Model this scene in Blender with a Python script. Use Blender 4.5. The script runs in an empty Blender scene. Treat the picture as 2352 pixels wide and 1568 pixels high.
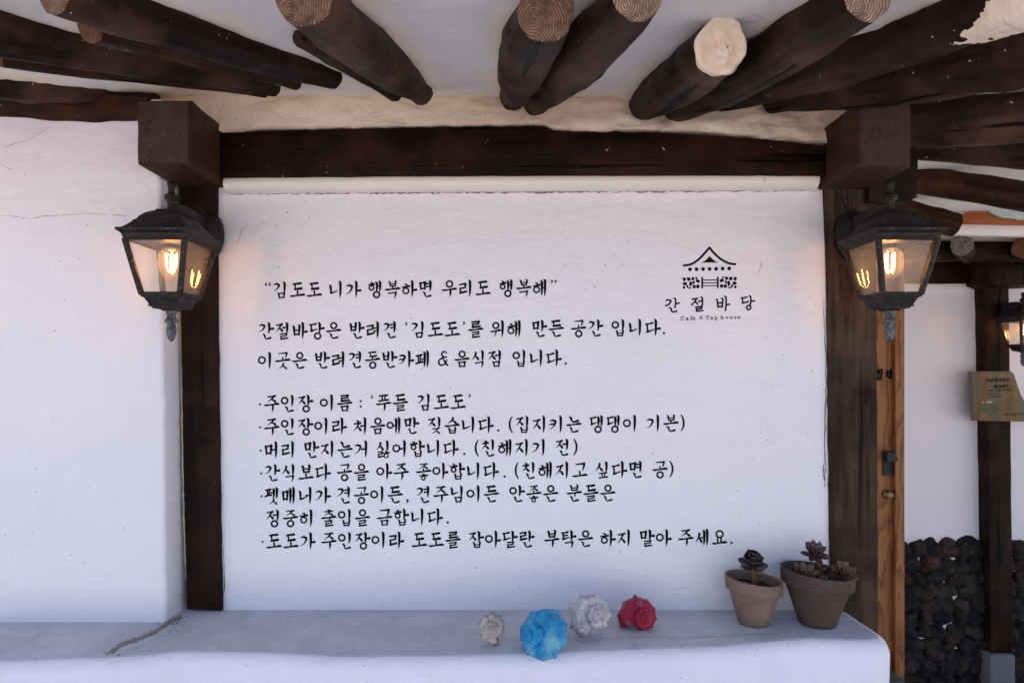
import bpy, bmesh, math, random
from mathutils import Vector, Matrix, noise as mn

scene = bpy.context.scene
COL = scene.collection
R = math.radians

# ------------------------------------------------------------ camera, sky, sun, exposure
F, CX, HY, EYE = 1568.0, 1176.0, 846.0, 1.6      # 24 mm lens on a 2352 px wide survey of the place

cam_d = bpy.data.cameras.new("camera")
cam_d.lens, cam_d.sensor_width = 24.0, 36.0
cam_d.shift_y = 62.0 / 2352.0
cam_d.clip_start, cam_d.clip_end = 0.02, 500
cam = bpy.data.objects.new("camera", cam_d)
COL.objects.link(cam)
cam.location, cam.rotation_euler = (0, 0, EYE), (R(90), 0, 0)
scene.camera = cam

SUN_EL, SUN_AZ = 52.0, 25.0                        # sun stands behind the house
world = bpy.data.worlds.new("World")
scene.world = world
world.use_nodes = True
wn = world.node_tree
sky = wn.nodes.new("ShaderNodeTexSky")
sky.sky_type = 'NISHITA'
sky.sun_disc = False
sky.sun_elevation, sky.sun_rotation = R(SUN_EL), R(SUN_AZ)
bg = wn.nodes["Background"]
wn.links.new(sky.outputs[0], bg.inputs[0])
bg.inputs[1].default_value = 0.13

sun_d = bpy.data.lights.new("sun", 'SUN')
sun_d.energy, sun_d.angle, sun_d.color = 4.8, R(0.53), (1.0, 0.93, 0.85)
sun = bpy.data.objects.new("sun", sun_d)
COL.objects.link(sun)
sv = Vector((math.sin(R(SUN_AZ)) * math.cos(R(SUN_EL)), math.cos(R(SUN_AZ)) * math.cos(R(SUN_EL)), math.sin(R(SUN_EL))))
sun.rotation_euler = sv.to_track_quat('Z', 'Y').to_euler()
sun.location = (2, 6, 9)

scene.view_settings.view_transform = 'Standard'
scene.view_settings.look = 'None'
scene.view_settings.exposure = 1.18
scene.view_settings.gamma = 1.0
scene.render.engine = 'CYCLES'
scene.cycles.use_denoising = True
scene.cycles.max_bounces = 10
scene.cycles.diffuse_bounces = 5
scene.cycles.transparent_max_bounces = 16
scene.cycles.caustics_reflective = False
scene.cycles.caustics_refractive = False
scene.cycles.sample_clamp_indirect = 4.0

# ------------------------------------------------------------ helpers
def P(x, y, Y):
    """point at depth Y seen at survey pixel x, y"""
    return Vector(((x - CX) * Y / F, Y, EYE - (y - HY) * Y / F))

def tag(o, label=None, cat=None, group=None, kind=None):
    if label: o["label"] = label
    if cat: o["category"] = cat
    if group: o["group"] = group
    if kind: o["kind"] = kind
    return o

def link(name, bm, m, parent=None, smooth=True):
    me = bpy.data.meshes.new(name)
    bm.normal_update()
    bm.to_mesh(me)
    bm.free()
    if m: me.materials.append(m)
    if smooth:
        for p in me.polygons: p.use_smooth = True
    o = bpy.data.objects.new(name, me)
    COL.objects.link(o)
    if parent: o.parent = parent
    return o

def empty(name, loc=(0, 0, 0), rz=0):
    o = bpy.data.objects.new(name, None)
    o.empty_display_size = 0.05
    o.location = loc
    o.rotation_euler = (0, 0, rz)
    COL.objects.link(o)
    return o

def copy_tree(o, parent=None):
    c = o.copy()
    COL.objects.link(c)
    c.parent = parent
    for ch in list(o.children): copy_tree(ch, c)
    return c

def sharp(o, ang=35):
    """flat look across hard edges"""
    me = o.data
    bm = bmesh.new(); bm.from_mesh(me)
    for e in bm.edges:
        if len(e.link_faces) == 2 and e.calc_face_angle(0) > R(ang): e.smooth = False
    bm.to_mesh(me); bm.free()
    return o

def add_box(bm, a, b):
    """box between two corners"""
    x0, y0, z0 = a; x1, y1, z1 = b
    v = [bm.verts.new(c) for c in ((x0,y0,z0),(x1,y0,z0),(x1,y1,z0),(x0,y1,z0),(x0,y0,z1),(x1,y0,z1),(x1,y1,z1),(x0,y1,z1))]
    fs = [bm.faces.new([v[i] for i in q]) for q in ((0,3,2,1),(4,5,6,7),(0,1,5,4),(1,2,6,5),(2,3,7,6),(3,0,4,7))]
    return v, fs

def bevel_all(bm, w, seg=2, edges=None):
    bmesh.ops.bevel(bm, geom=list(edges if edges is not None else bm.edges), offset=w, segments=seg, profile=0.5, affect='EDGES', clamp_overlap=True)

def slab(bm, px, Y0, Y1, wob=0.0, step=None, seed=0):
    """outline in survey pixels on the plane Y0, thickened back to Y1"""
    rnd = random.Random(seed)
    pts = []
    n = len(px)
    for i in range(n):
        a, b = Vector(px[i]), Vector(px[(i + 1) % n])
        k = max(1, int((b - a).length / step)) if step else 1
        for j in range(k):
            q = a.lerp(b, j / k)
            if wob and j: q += Vector((rnd.uniform(-wob, wob), rnd.uniform(-wob, wob)))
            pts.append(q)
    f = [bm.verts.new(P(q.x, q.y, Y0)) for q in pts]
    back = [bm.verts.new(Vector((v.co.x, Y1, v.co.z))) for v in f]
    face = bm.faces.new(f)
    bm.faces.new(list(reversed(back)))
    for i in range(len(f)):
        j = (i + 1) % len(f)
        bm.faces.new((f[j], f[i], back[i], back[j]))
    bm.normal_update()
    bmesh.ops.recalc_face_normals(bm, faces=bm.faces[:])
    return face

def tube(bm, pts, rad, seg=12, cap=True):
    """tube through points with a radius each"""
    rings = []
    for i, p in enumerate(pts):
        t = (pts[min(i + 1, len(pts) - 1)] - pts[max(i - 1, 0)]).normalized()
        up = Vector((0, 0, 1)) if abs(t.z) < 0.9 else Vector((0, 1, 0))
        s = t.cross(up).normalized(); u = s.cross(t)
        r = rad[i] if hasattr(rad, '__len__') else rad
        rings.append([bm.verts.new(p + (s * math.cos(a) + u * math.sin(a)) * r) for a in (2 * math.pi * k / seg for k in range(seg))])
    for A, B in zip(rings, rings[1:]):
        for k in range(seg):
            bm.faces.new((A[k], A[(k + 1) % seg], B[(k + 1) % seg], B[k]))
    if cap:
        bm.faces.new(list(reversed(rings[0]))); bm.faces.new(rings[-1])
    return rings

def lathe(bm, prof, seg=32, c=(0, 0, 0), cap=True):
    """profile of (radius, z)"""
    c = Vector(c); rings = []
    for r, z in prof:
        rings.append([bm.verts.new(c + Vector((r * math.cos(2*math.pi*k/seg), r * math.sin(2*math.pi*k/seg), z))) for k in range(seg)])
    for A, B in zip(rings, rings[1:]):
        for k in range(seg):
            bm.faces.new((A[k], A[(k + 1) % seg], B[(k + 1) % seg], B[k]))
    if cap:
        bm.faces.new(list(reversed(rings[0]))); bm.faces.new(rings[-1])
    return rings

def rect_loft(bm, prof, hw, hd, cap=True):
    """stack of rectangles (z, fraction)"""
    rings = []
    for z, f in prof:
        rings.append([bm.verts.new((sx * hw * f, sy * hd * f, z)) for sx, sy in ((-1,-1),(1,-1),(1,1),(-1,1))])
    for A, B in zip(rings, rings[1:]):
        for k in range(4):
            bm.faces.new((A[k], A[(k + 1) % 4], B[(k + 1) % 4], B[k]))
    if cap:
        bm.faces.new(list(reversed(rings[0]))); bm.faces.new(rings[-1])

def bar(bm, a, b, w, d=None):
    d = d or w
    t = (b - a).normalized()
    up = Vector((0, 1, 0)) if abs(t.y) < 0.9 else Vector((1, 0, 0))
    s = t.cross(up).normalized() * w / 2; u = s.cross(t).normalized() * d / 2
    A = [bm.verts.new(a + i * s + j * u) for i, j in ((-1,-1),(1,-1),(1,1),(-1,1))]
    B = [bm.verts.new(b + i * s + j * u) for i, j in ((-1,-1),(1,-1),(1,1),(-1,1))]
    for k in range(4): bm.faces.new((A[k], A[(k+1)%4], B[(k+1)%4], B[k]))
    bm.faces.new(list(reversed(A))); bm.faces.new(B)

def ribbon(bm, pts, w, Y=None, lift=0.0006, seed=0, n=8, jag=0.6):
    """thin irregular strip laid on a wall plane (crack, paint edge); pts are survey pixels"""
    rnd = random.Random(seed)
    q = []
    for a, b in zip(pts, pts[1:]):
        for j in range(n): q.append(Vector(a).lerp(Vector(b), j / n))
    q.append(Vector(pts[-1]))
    m = len(q); prev = None
    for i, p in enumerate(q):
        ww = w * (0.35 + 0.65 * math.sin(math.pi * min(1, (i + .5) / m * 1.0))) * (1 + rnd.uniform(-jag, jag))
        t = (q[min(i + 1, m - 1)] - q[max(i - 1, 0)]).normalized()
        nrm = Vector((-t.y, t.x))
        o = nrm * rnd.uniform(-jag, jag) * w * 0.8
        a, b = p + o + nrm * ww / 2, p + o - nrm * ww / 2
        cur = (bm.verts.new(P(a.x, a.y, Y) - Vector((0, lift, 0))), bm.verts.new(P(b.x, b.y, Y) - Vector((0, lift, 0))))
        if prev: bm.faces.new((prev[0], prev[1], cur[1], cur[0]))
        prev = cur

# ------------------------------------------------------------ materials
class NT:
    def __init__(s, name):
        s.m = bpy.data.materials.new(name); s.m.use_nodes = True
        s.t = s.m.node_tree; s.b = s.t.nodes["Principled BSDF"]; s.out = s.t.nodes["Material Output"]
        s.tc = s.t.nodes.new("ShaderNodeTexCoord")
    def n(s, kind, **kw):
        x = s.t.nodes.new(kind)
        for k, v in kw.items():
            if k.startswith('i_'): x.inputs[k[2:].replace('_', ' ')].default_value = v
            else: setattr(x, k, v)
        return x
    def l(s, a, b): s.t.links.new(a, b)
    def co(s, scale=(1, 1, 1), gen=False, rnd=False):
        mp = s.n("ShaderNodeMapping"); mp.inputs['Scale'].default_value = scale
        s.l(s.tc.outputs['Generated' if gen else 'Object'], mp.inputs['Vector'])
        if rnd:
            oi = s.n("ShaderNodeObjectInfo"); mu = s.n("ShaderNodeMath", operation='MULTIPLY'); mu.inputs[1].default_value = 37.0
            s.l(oi.outputs['Random'], mu.inputs[0]); cb = s.n("ShaderNodeCombineXYZ")
            for k in range(3): s.l(mu.outputs[0], cb.inputs[k])
            s.l(cb.outputs[0], mp.inputs['Location'])
        return mp.outputs[0]
    def noise(s, vec, scale, detail=6, rough=0.55, dist=0.0):
        x = s.n("ShaderNodeTexNoise"); s.l(vec, x.inputs['Vector'])
        x.inputs['Scale'].default_value = scale; x.inputs['Detail'].default_value = detail
        x.inputs['Roughness'].default_value = rough; x.inputs['Distortion'].default_value = dist
        return x.outputs['Fac']
    def ramp(s, fac, stops):
        x = s.n("ShaderNodeValToRGB"); s.l(fac, x.inputs[0])
        e = x.color_ramp.elements
        while len(e) < len(stops): e.new(0.5)
        for k, (p, c) in enumerate(stops):
            e[k].position = p; e[k].color = (c, c, c, 1) if not hasattr(c, '__len__') else (*c, 1)
        return x.outputs[0]
    def mix(s, fac, a, b, mode='MIX'):
        x = s.n("ShaderNodeMix", data_type='RGBA', blend_type=mode)
        if hasattr(fac, 'links'): s.l(fac, x.inputs[0])
        else: x.inputs[0].default_value = fac
        for v, i in ((a, 6), (b, 7)):
            if hasattr(v, 'links'): s.l(v, x.inputs[i])
            else: x.inputs[i].default_value = (*v, 1)
        return x.outputs[2]
    def math(s, op, a, b):
        x = s.n("ShaderNodeMath", operation=op)
        for v, i in ((a, 0), (b, 1)):
            if hasattr(v, 'links'): s.l(v, x.inputs[i])
            else: x.inputs[i].default_value = v
        return x.outputs[0]
    def bump(s, hs):
        """list of (height, distance)"""
        prev = None
        for h, d in hs:
            x = s.n("ShaderNodeBump"); x.inputs['Distance'].default_value = d; x.inputs['Strength'].default_value = 1.0
            s.l(h, x.inputs['Height'])
            if prev: s.l(prev, x.inputs['Normal'])
            prev = x.outputs[0]
        s.l(prev, s.b.inputs['Normal'])
    def done(s, col, rough=0.6, spec=0.5, metal=0.0):
        for v, k in ((col, 'Base Color'), (rough, 'Roughness')):
            if hasattr(v, 'links'): s.l(v, s.b.inputs[k])
            else: s.b.inputs[k].default_value = (*v, 1) if hasattr(v, '__len__') else v
        s.b.inputs['Specular IOR Level'].default_value = spec
        s.b.inputs['Metallic'].default_value = metal
        return s.m

def plain(name, col, rough=0.6, spec=0.4, metal=0.0, var=0.15, sc=20):
    t = NT(name); v = t.co()
    f = t.noise(v, sc)
    c = t.mix(f, tuple(x * (1 - var) for x in col), tuple(min(1, x * (1 + var)) for x in col))
    return t.done(c, rough, spec, metal)

def plaster(name, a, b, dirt=(0.25, 0.2, 0.16), speck=0.74, trowel=0.006, fine=0.0012, patch=None, rough=0.85, top=None, attr=None):
    t = NT(name); v = t.co()
    c = t.mix(t.ramp(t.noise(v, 2.2, 5), [(0.32, 0.0), (0.68, 1.0)]), a, b)
    if patch:
        c = t.mix(t.ramp(t.noise(t.co((1, 1, 1.6)), 5.0, 8, 0.65, 0.6), [(0.52, 0.0), (0.66, 0.7)]), c, patch)
    if attr:                                         # older cream coat left where the plaster was packed round the logs
        vc = t.n("ShaderNodeVertexColor"); vc.layer_name = 'patch'
        c = t.mix(vc.outputs['Color'], c, attr)
    if top:                                          # greys upward faces: shade under the eave put into the colour, with dirt
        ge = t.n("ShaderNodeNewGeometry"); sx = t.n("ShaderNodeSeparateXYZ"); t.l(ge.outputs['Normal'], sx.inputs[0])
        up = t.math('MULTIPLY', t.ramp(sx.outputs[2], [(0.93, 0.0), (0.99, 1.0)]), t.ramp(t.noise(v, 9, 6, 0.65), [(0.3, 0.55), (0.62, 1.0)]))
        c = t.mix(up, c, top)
    sp = t.ramp(t.noise(v, 130, 2, 0.4), [(speck, 0.0), (speck + 0.03, 0.8)])
    gate = t.ramp(t.noise(v, 7, 2), [(0.52, 0.0), (0.6, 1.0)])
    c = t.mix(t.math('MULTIPLY', sp, gate), c, dirt)
    t.bump([(t.noise(t.co((1, 1, 2.2)), 9, 7, 0.55, 0.8), trowel), (t.noise(v, 45, 6, 0.6), fine * 1.6), (t.noise(v, 260, 3, 0.6), fine * 0.5)])
    return t.done(c, rough, 0.25)

def wood(name, dark, mid, light, axis=2, grain=26.0, rough=(0.38, 0.62), crack=True, chips=0.0, bump=0.005, worn=None):
    t = NT(name)
    sc = [1.0, 1.0, 1.0]; sc[axis] = 0.055
    v = t.co(tuple(sc), rnd=True); v1 = t.co(rnd=True)
    g = t.noise(v, grain, 8, 0.62, 0.35)
    c = t.mix(t.ramp(g, [(0.36, 0.0), (0.62, 1.0)]), dark, mid)
    c = t.mix(t.ramp(t.noise(v1, 5.5, 5, 0.6), [(0.48, 0.0), (0.70, 0.85)]), c, light)
    sl = [1.0, 1.0, 1.0]; sl[axis] = 0.03
    cr = t.ramp(t.noise(t.co(tuple(sl), rnd=True), 38, 3, 0.45, 0.25), [(0.335, 0.0), (0.36, 1.0)])
    if crack: c = t.mix(cr, tuple(x * 0.22 for x in dark), c)
    if worn:
        wm = t.math('MULTIPLY', t.ramp(t.noise(v, 40, 6, 0.7), [(0.42, 0.0), (0.58, 1.0)]), t.ramp(t.noise(v1, 5, 3), [(0.40, 0.0), (0.62, 0.9)]))
        c = t.mix(wm, c, worn)
    if chips:
        s1 = t.ramp(t.noise(v1, 85, 2, 0.5), [(chips, 0.0), (chips + 0.025, 1.0)])
        s2 = t.ramp(t.noise(v1, 6, 2), [(0.5, 0.0), (0.58, 1.0)])
        c = t.mix(t.math('MULTIPLY', s1, s2), c, (0.55, 0.5, 0.45))
    hs = [(t.noise(v, grain * 1.5, 6, 0.6), bump), (t.noise(v1, 9, 4), 0.008)]
    if crack: hs.append((cr, 0.004))
    t.bump(hs)
    return t.done(c, t.ramp(t.noise(v1, 14, 4), [(0.3, rough[0] + .08), (0.7, rough[1] + .08)]), 0.11)

def endgrain(name, a, b, rings=110.0, rough=0.7, off=(0.01, 0.006)):
    """growth rings round the object's own Z axis"""
    t = NT(name); v = t.co()
    mp = t.n("ShaderNodeMapping"); mp.inputs['Location'].default_value = (off[0], off[1], 0); t.l(v, mp.inputs[0])
    nz = t.n("ShaderNodeTexNoise"); nz.inputs['Scale'].default_value = 28; nz.inputs['Detail'].default_value = 4
    vr = t.co(rnd=True); t.l(vr, nz.inputs['Vector'])
    ad = t.n("ShaderNodeVectorMath", operation='MULTIPLY_ADD'); t.l(nz.outputs['Color'], ad.inputs[0])
    ad.inputs[1].default_value = (0.019, 0.019, 0); t.l(mp.outputs[0], ad.inputs[2])
    w = t.n("ShaderNodeTexWave", wave_type='RINGS', rings_direction='Z', wave_profile='SIN')
    w.inputs['Scale'].default_value = rings; w.inputs['Distortion'].default_value = 1.2; w.inputs['Detail'].default_value = 3
    t.l(ad.outputs[0], w.inputs['Vector'])
    c = t.mix(w.outputs['Fac'], a, b)
    c = t.mix(t.ramp(t.noise(vr, 70, 6, 0.7), [(0.45, 0.0), (0.68, 0.85)]), c, tuple(x * 0.35 for x in a))
    c = t.mix(t.ramp(t.noise(vr, 22, 3, 0.5), [(0.45, 0.0), (0.7, 0.55)]), c, tuple(x * 0.6 for x in b))
    t.bump([(w.outputs['Fac'], 0.002), (t.noise(v, 120, 5, 0.7), 0.003)])
    return t.done(c, rough, 0.35)

M = {}
M['plaster'] = plaster('white_plaster', (0.805, 0.765, 0.815), (0.845, 0.80, 0.855), speck=0.735, trowel=0.006)
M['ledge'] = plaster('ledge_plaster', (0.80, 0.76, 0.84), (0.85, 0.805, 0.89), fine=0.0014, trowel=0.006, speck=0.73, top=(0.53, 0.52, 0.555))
M['ceiling'] = plaster('ceiling_plaster', (0.78, 0.735, 0.70), (0.83, 0.78, 0.73), trowel=0.008, attr=(0.78, 0.66, 0.50))
M['cream'] = plaster('cream_plaster', (0.82, 0.655, 0.50), (0.88, 0.755, 0.625), trowel=0.010, fine=0.0014, speck=0.72, patch=(0.74, 0.61, 0.46))
M['log'] = wood('stained_log', (0.006, 0.0025, 0.0015), (0.027, 0.0118, 0.0066), (0.088, 0.043, 0.026), chips=0.735)
M['brownlog'] = wood('brown_log', (0.013, 0.0045, 0.002), (0.042, 0.015, 0.0065), (0.082, 0.029, 0.012), chips=0.745)
M['beam'] = wood('stained_beam', (0.0045, 0.0016, 0.0009), (0.0125, 0.0044, 0.0023), (0.045, 0.0145, 0.006), axis=0, chips=0.745)
M['post'] = wood('stained_post', (0.006, 0.0022, 0.0013), (0.019, 0.007, 0.0036), (0.046, 0.0165, 0.0075), axis=2, chips=0.75)
M['block'] = wood('stained_block', (0.024, 0.0095, 0.005), (0.055, 0.0235, 0.0125), (0.090, 0.040, 0.022), axis=1, chips=0.745, crack=False)
M['oldpost'] = wood('weathered_post', (0.012, 0.006, 0.004), (0.038, 0.022, 0.0155), (0.070, 0.045, 0.033), axis=2, grain=38, chips=0.75, worn=(0.090, 0.058, 0.034), rough=(0.55, 0.8))
def pinemat():
    t = NT('varnished_pine'); v = t.co((1, 1, 0.26))
    nz = t.n("ShaderNodeTexNoise"); nz.inputs['Scale'].default_value = 9; nz.inputs['Detail'].default_value = 3; t.l(v, nz.inputs['Vector'])
    ad = t.n("ShaderNodeVectorMath", operation='MULTIPLY_ADD'); t.l(nz.outputs['Color'], ad.inputs[0]); ad.inputs[1].default_value = (0.34, 0.34, 0.34); t.l(v, ad.inputs[2])
    w = t.n("ShaderNodeTexWave", wave_type='BANDS', bands_direction='X', wave_profile='SAW'); w.inputs['Scale'].default_value = 9
    t.l(ad.outputs[0], w.inputs['Vector'])
    c = t.mix(t.ramp(w.outputs['Fac'], [(0.35, 0.0), (0.9, 1.0)]), (0.29, 0.112, 0.036), (0.13, 0.036, 0.0095))
    c = t.mix(t.ramp(t.noise(t.co((1, 1, 0.05)), 60, 5), [(0.4, 0.0), (0.7, 0.5)]), c, (0.31, 0.135, 0.048))
    return t.done(c, 0.5, 0.3)
M['pine'] = pinemat()
M['orange'] = wood('orange_board', (0.30, 0.09, 0.03), (0.42, 0.15, 0.05), (0.36, 0.12, 0.05), axis=0, crack=False)
M['endtan'] = endgrain('tan_end_grain', (0.13, 0.062, 0.036), (0.38, 0.22, 0.145), 88)
M['endpale'] = endgrain('pale_end_grain', (0.18, 0.10, 0.07), (0.55, 0.38, 0.29), 88)
M['endbrown'] = endgrain('brown_end_grain', (0.16, 0.065, 0.025), (0.27, 0.115, 0.045), 90)
M['endblock'] = endgrain('block_end_grain', (0.072, 0.033, 0.019), (0.093, 0.045, 0.028), 85, 0.5, (0.03, 0.02))
M['endgrey'] = endgrain('grey_end_grain', (0.05, 0.035, 0.03), (0.42, 0.36, 0.33), 60)
M['pvc'] = plain('cream_moulding', (0.78, 0.735, 0.68), 0.35, 0.5, var=0.05, sc=6)
M['ink'] = plain('black_vinyl', (0.006, 0.006, 0.0065), 0.8, 0.06)
M['crack'] = plain('crack_line', (0.17, 0.145, 0.14), 0.9, 0.1)
M['oldedge'] = plain('yellowed_paint', (0.50, 0.43, 0.27), 0.8, 0.2, var=0.35, sc=120)
M['stain'] = plain('brown_stain', (0.32, 0.265, 0.23), 0.9, 0.2, var=0.5, sc=150)
M['soil'] = plain('potting_soil', (0.018, 0.014, 0.012), 0.95, 0.2, var=0.6, sc=260)
M['ground'] = plain('sandy_yard', (0.52, 0.46, 0.43), 0.95, 0.2, var=0.2, sc=3)
M['whiteboard'] = plain('white_painted_board', (0.80, 0.78, 0.78), 0.5, 0.4, var=0.04, sc=5)
M['verdigris'] = plain('flaking_green_paint', (0.45, 0.55, 0.52), 0.8, 0.2, var=0.4, sc=60)
M['brass'] = plain('old_brass', (0.20, 0.155, 0.075), 0.45, 0.5, 0.8, 0.2, 80)
M['blackiron'] = plain('black_iron', (0.02, 0.02, 0.021), 0.5, 0.4, 0.4, 0.3, 80)
M['roof'] = plain('roof_thatch', (0.22, 0.19, 0.15), 0.9, 0.2)
M['leafgreen'] = plain('painted_green', (0.07, 0.11, 0.055), 0.7, 0.3, var=0.3, sc=70)
M['petalwhite'] = plain('painted_white', (0.6, 0.52, 0.48), 0.7, 0.3)

def lantern_metal():
    t = NT('aged_lantern_metal'); v = t.co()
    c = t.mix(t.noise(v, 60, 6), (0.007, 0.006, 0.0053), (0.024, 0.0185, 0.015))
    s = t.ramp(t.noise(v, 260, 4, 0.65), [(0.60, 0.0), (0.66, 1.0)])
    g = t.ramp(t.noise(v, 30, 4, 0.6), [(0.44, 0.0), (0.56, 1.0)])
    f = t.math('MULTIPLY', s, g)
    c = t.mix(f, c, (0.20, 0.205, 0.20))
    t.bump([(t.noise(v, 160, 5, 0.6), 0.0012)])
    return t.done(c, t.ramp(t.noise(v, 40, 3), [(0.3, 0.40), (0.7, 0.65)]), 0.3, 0.3)
M['metal'] = lantern_metal()

def patina_metal():
    t = NT('verdigris_metal'); v = t.co()
    c = t.mix(t.ramp(t.noise(v, 120, 6, 0.65), [(0.4, 0.0), (0.62, 1.0)]), (0.03, 0.032, 0.034), (0.15, 0.19, 0.195))
    t.bump([(t.noise(v, 150, 5, 0.6), 0.002)])
    return t.done(c, 0.6, 0.4, 0.2)
M['patina'] = patina_metal()

def dusty_glass(name, dust, tint, gloss=0.08, droplets=True):
    t = NT(name)
    tr = t.n("ShaderNodeBsdfTransparent"); tr.inputs[0].default_value = (*tint, 1)
    gl = t.n("ShaderNodeBsdfGlossy"); gl.inputs['Roughness'].default_value = 0.02
    df = t.n("ShaderNodeBsdfDiffuse"); df.inputs[0].default_value = (0.66, 0.62, 0.58, 1)
    tl = t.n("ShaderNodeBsdfTranslucent"); tl.inputs[0].default_value = (0.72, 0.68, 0.62, 1)
    dd = t.n("ShaderNodeMixShader"); dd.inputs[0].default_value = 0.55
    t.l(df.outputs[0], dd.inputs[1]); t.l(tl.outputs[0], dd.inputs[2])
    v = t.co()
    if droplets:
        sp = t.ramp(t.noise(v, 420, 2, 0.5), [(0.60, 0.0), (0.66, 0.7)])
        f = t.math('ADD', t.ramp(t.noise(v, 22, 4), [(0.3, dust * 0.5), (0.75, dust * 1.6)]), t.math('MULTIPLY', sp, 0.22))
    else:
        f = t.math('ADD', dust, 0.0)
    m1 = t.n("ShaderNodeMixShader"); t.l(f, m1.inputs[0]); t.l(tr.outputs[0], m1.inputs[1]); t.l(dd.outputs[0], m1.inputs[2])
    m2 = t.n("ShaderNodeMixShader"); m2.inputs[0].default_value = gloss
    t.l(m1.outputs[0], m2.inputs[1]); t.l(gl.outputs[0], m2.inputs[2])
    t.l(m2.outputs[0], t.out.inputs[0])
    return t.m
M['pane'] = dusty_glass('dusty_pane', 0.07, (0.95, 0.92, 0.88), 0.06)
M['bulb'] = dusty_glass('bulb_glass', 0.055, (1.0, 0.93, 0.84), 0.06, False)

def emit(name, col, s):
    t = NT(name); e = t.n("ShaderNodeEmission"); e.inputs[0].default_value = (*col, 1); e.inputs[1].default_value = s
    t.l(e.outputs[0], t.out.inputs[0]); return t.m
M['filament'] = emit('glowing_filament', (1.0, 0.47, 0.15), 62.0)

def clay(name, a, b, c2, streak):
    t = NT(name); v = t.co()
    c = t.mix(t.ramp(t.noise(v, 18, 6, 0.6), [(0.35, 0.0), (0.65, 1.0)]), a, b)
    mp = t.n("ShaderNodeMapping"); mp.inputs['Rotation'].default_value = (0, R(35), 0); mp.inputs['Scale'].default_value = (12, 12, 70)
    t.l(t.tc.outputs['Object'], mp.inputs[0])
    c = t.mix(t.ramp(t.noise(mp.outputs[0], 1.4, 5, 0.6), [(0.45, 0.0), (0.72, streak)]), c, c2)
    t.bump([(t.noise(v, 160, 5, 0.6), 0.0012), (t.noise(v, 30, 4), 0.002)])
    return t.done(c, 0.85, 0.2)
M['clay'] = clay('pale_terracotta', (0.18, 0.112, 0.090), (0.23, 0.150, 0.123), (0.15, 0.10, 0.085), 0.4)
M['darkclay'] = clay('dark_terracotta', (0.066, 0.042, 0.033), (0.095, 0.062, 0.049), (0.055, 0.044, 0.042), 0.85)

def shellmat(name, a, b, c2, worn, dark):
    t = NT(name); v = t.co()
    c = t.mix(t.ramp(t.noise(v, 26, 6, 0.6), [(0.38, 0.0), (0.62, 1.0)]), a, b)
    c = t.mix(t.ramp(t.noise(v, 16, 6, 0.65, 0.5), [(0.49, 0.0), (0.62, worn)]), c, c2)
    c = t.mix(t.ramp(t.noise(v, 90, 5, 0.7), [(0.54, 0.0), (0.66, 0.8)]), c, dark)
    t.bump([(t.noise(v, 90, 8, 0.7), 0.004)])
    return t.done(c, 0.55, 0.35)
M['sh_grey'] = shellmat('weathered_shell', (0.40, 0.34, 0.31), (0.58, 0.51, 0.47), (0.28, 0.22, 0.20), 0.9, (0.08, 0.055, 0.05))
M['sh_white'] = shellmat('chalky_shell', (0.42, 0.37, 0.42), (0.68, 0.63, 0.66), (0.55, 0.38, 0.28), 0.6, (0.17, 0.13, 0.18))
M['sh_blue'] = shellmat('blue_painted_shell', (0.008, 0.22, 0.50), (0.025, 0.36, 0.66), (0.22, 0.48, 0.55), 0.85, (0.015, 0.07, 0.16))
M['sh_red'] = shellmat('red_painted_shell', (0.25, 0.005, 0.032), (0.42, 0.012, 0.055), (0.48, 0.17, 0.27), 0.9, (0.09, 0.004, 0.016))

def leafmat(name, a, b):
    t = NT(name); v = t.co()
    c = t.mix(t.ramp(t.noise(v, 45, 4), [(0.35, 0.0), (0.65, 1.0)]), a, b)
    return t.done(c, 0.42, 0.45)
M['aeonium'] = leafmat('dark_aeonium_leaf', (0.012, 0.003, 0.006), (0.03, 0.008, 0.012))
M['mauveleaf'] = leafmat('mauve_leaf', (0.065, 0.030, 0.030), (0.11, 0.055, 0.050))
M['brownleaf'] = leafmat('brown_leaf', (0.085, 0.045, 0.026), (0.15, 0.085, 0.052))
M['stem'] = plain('woody_stem', (0.15, 0.07, 0.022), 0.8, 0.2, var=0.5, sc=120)

def stonemat():
    t = NT('lava_stone'); v = t.co()
    t.b.inputs['Coat Weight'].default_value = 0.0
    at = t.n("ShaderNodeVertexColor"); at.layer_name = 'tone'
    c = t.mix(t.ramp(t.noise(v, 26, 6, 0.65), [(0.38, 0.0), (0.62, 1.0)]), (0.22, 0.20, 0.20), (1.25, 1.12, 1.15))
    c = t.mix(1.0, at.outputs['Color'], c, 'MULTIPLY')
    c = t.mix(t.ramp(t.noise(v, 70, 3, 0.5), [(0.69, 0.0), (0.72, 0.6)]), c, (0.30, 0.28, 0.29))
    t.bump([(t.noise(v, 45, 7, 0.7), 0.006)])
    return t.done(c, 0.8, 0.3)
M['stone'] = stonemat()

def boardmat():
    t = NT('weathered_sign_board'); v = t.co((1, 1, 0.2)); v1 = t.co()
    c = t.mix(t.ramp(t.noise(v, 30, 6, 0.6), [(0.35, 0.0), (0.65, 1.0)]), (0.13, 0.078, 0.036), (0.24, 0.15, 0.076))
    c = t.mix(t.ramp(t.noise(t.co((1.6, 1, 0.35)), 8, 5, 0.6), [(0.46, 0.0), (0.6, 0.9)]), c, (0.135, 0.125, 0.10))
    c = t.mix(t.ramp(t.noise(v1, 10, 4, 0.6), [(0.55, 0.0), (0.68, 0.8)]), c, (0.19, 0.075, 0.025))
    t.bump([(t.noise(v, 60, 6), 0.002)])
    return t.done(c, 0.75, 0.3)
M['board'] = boardmat()

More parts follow.
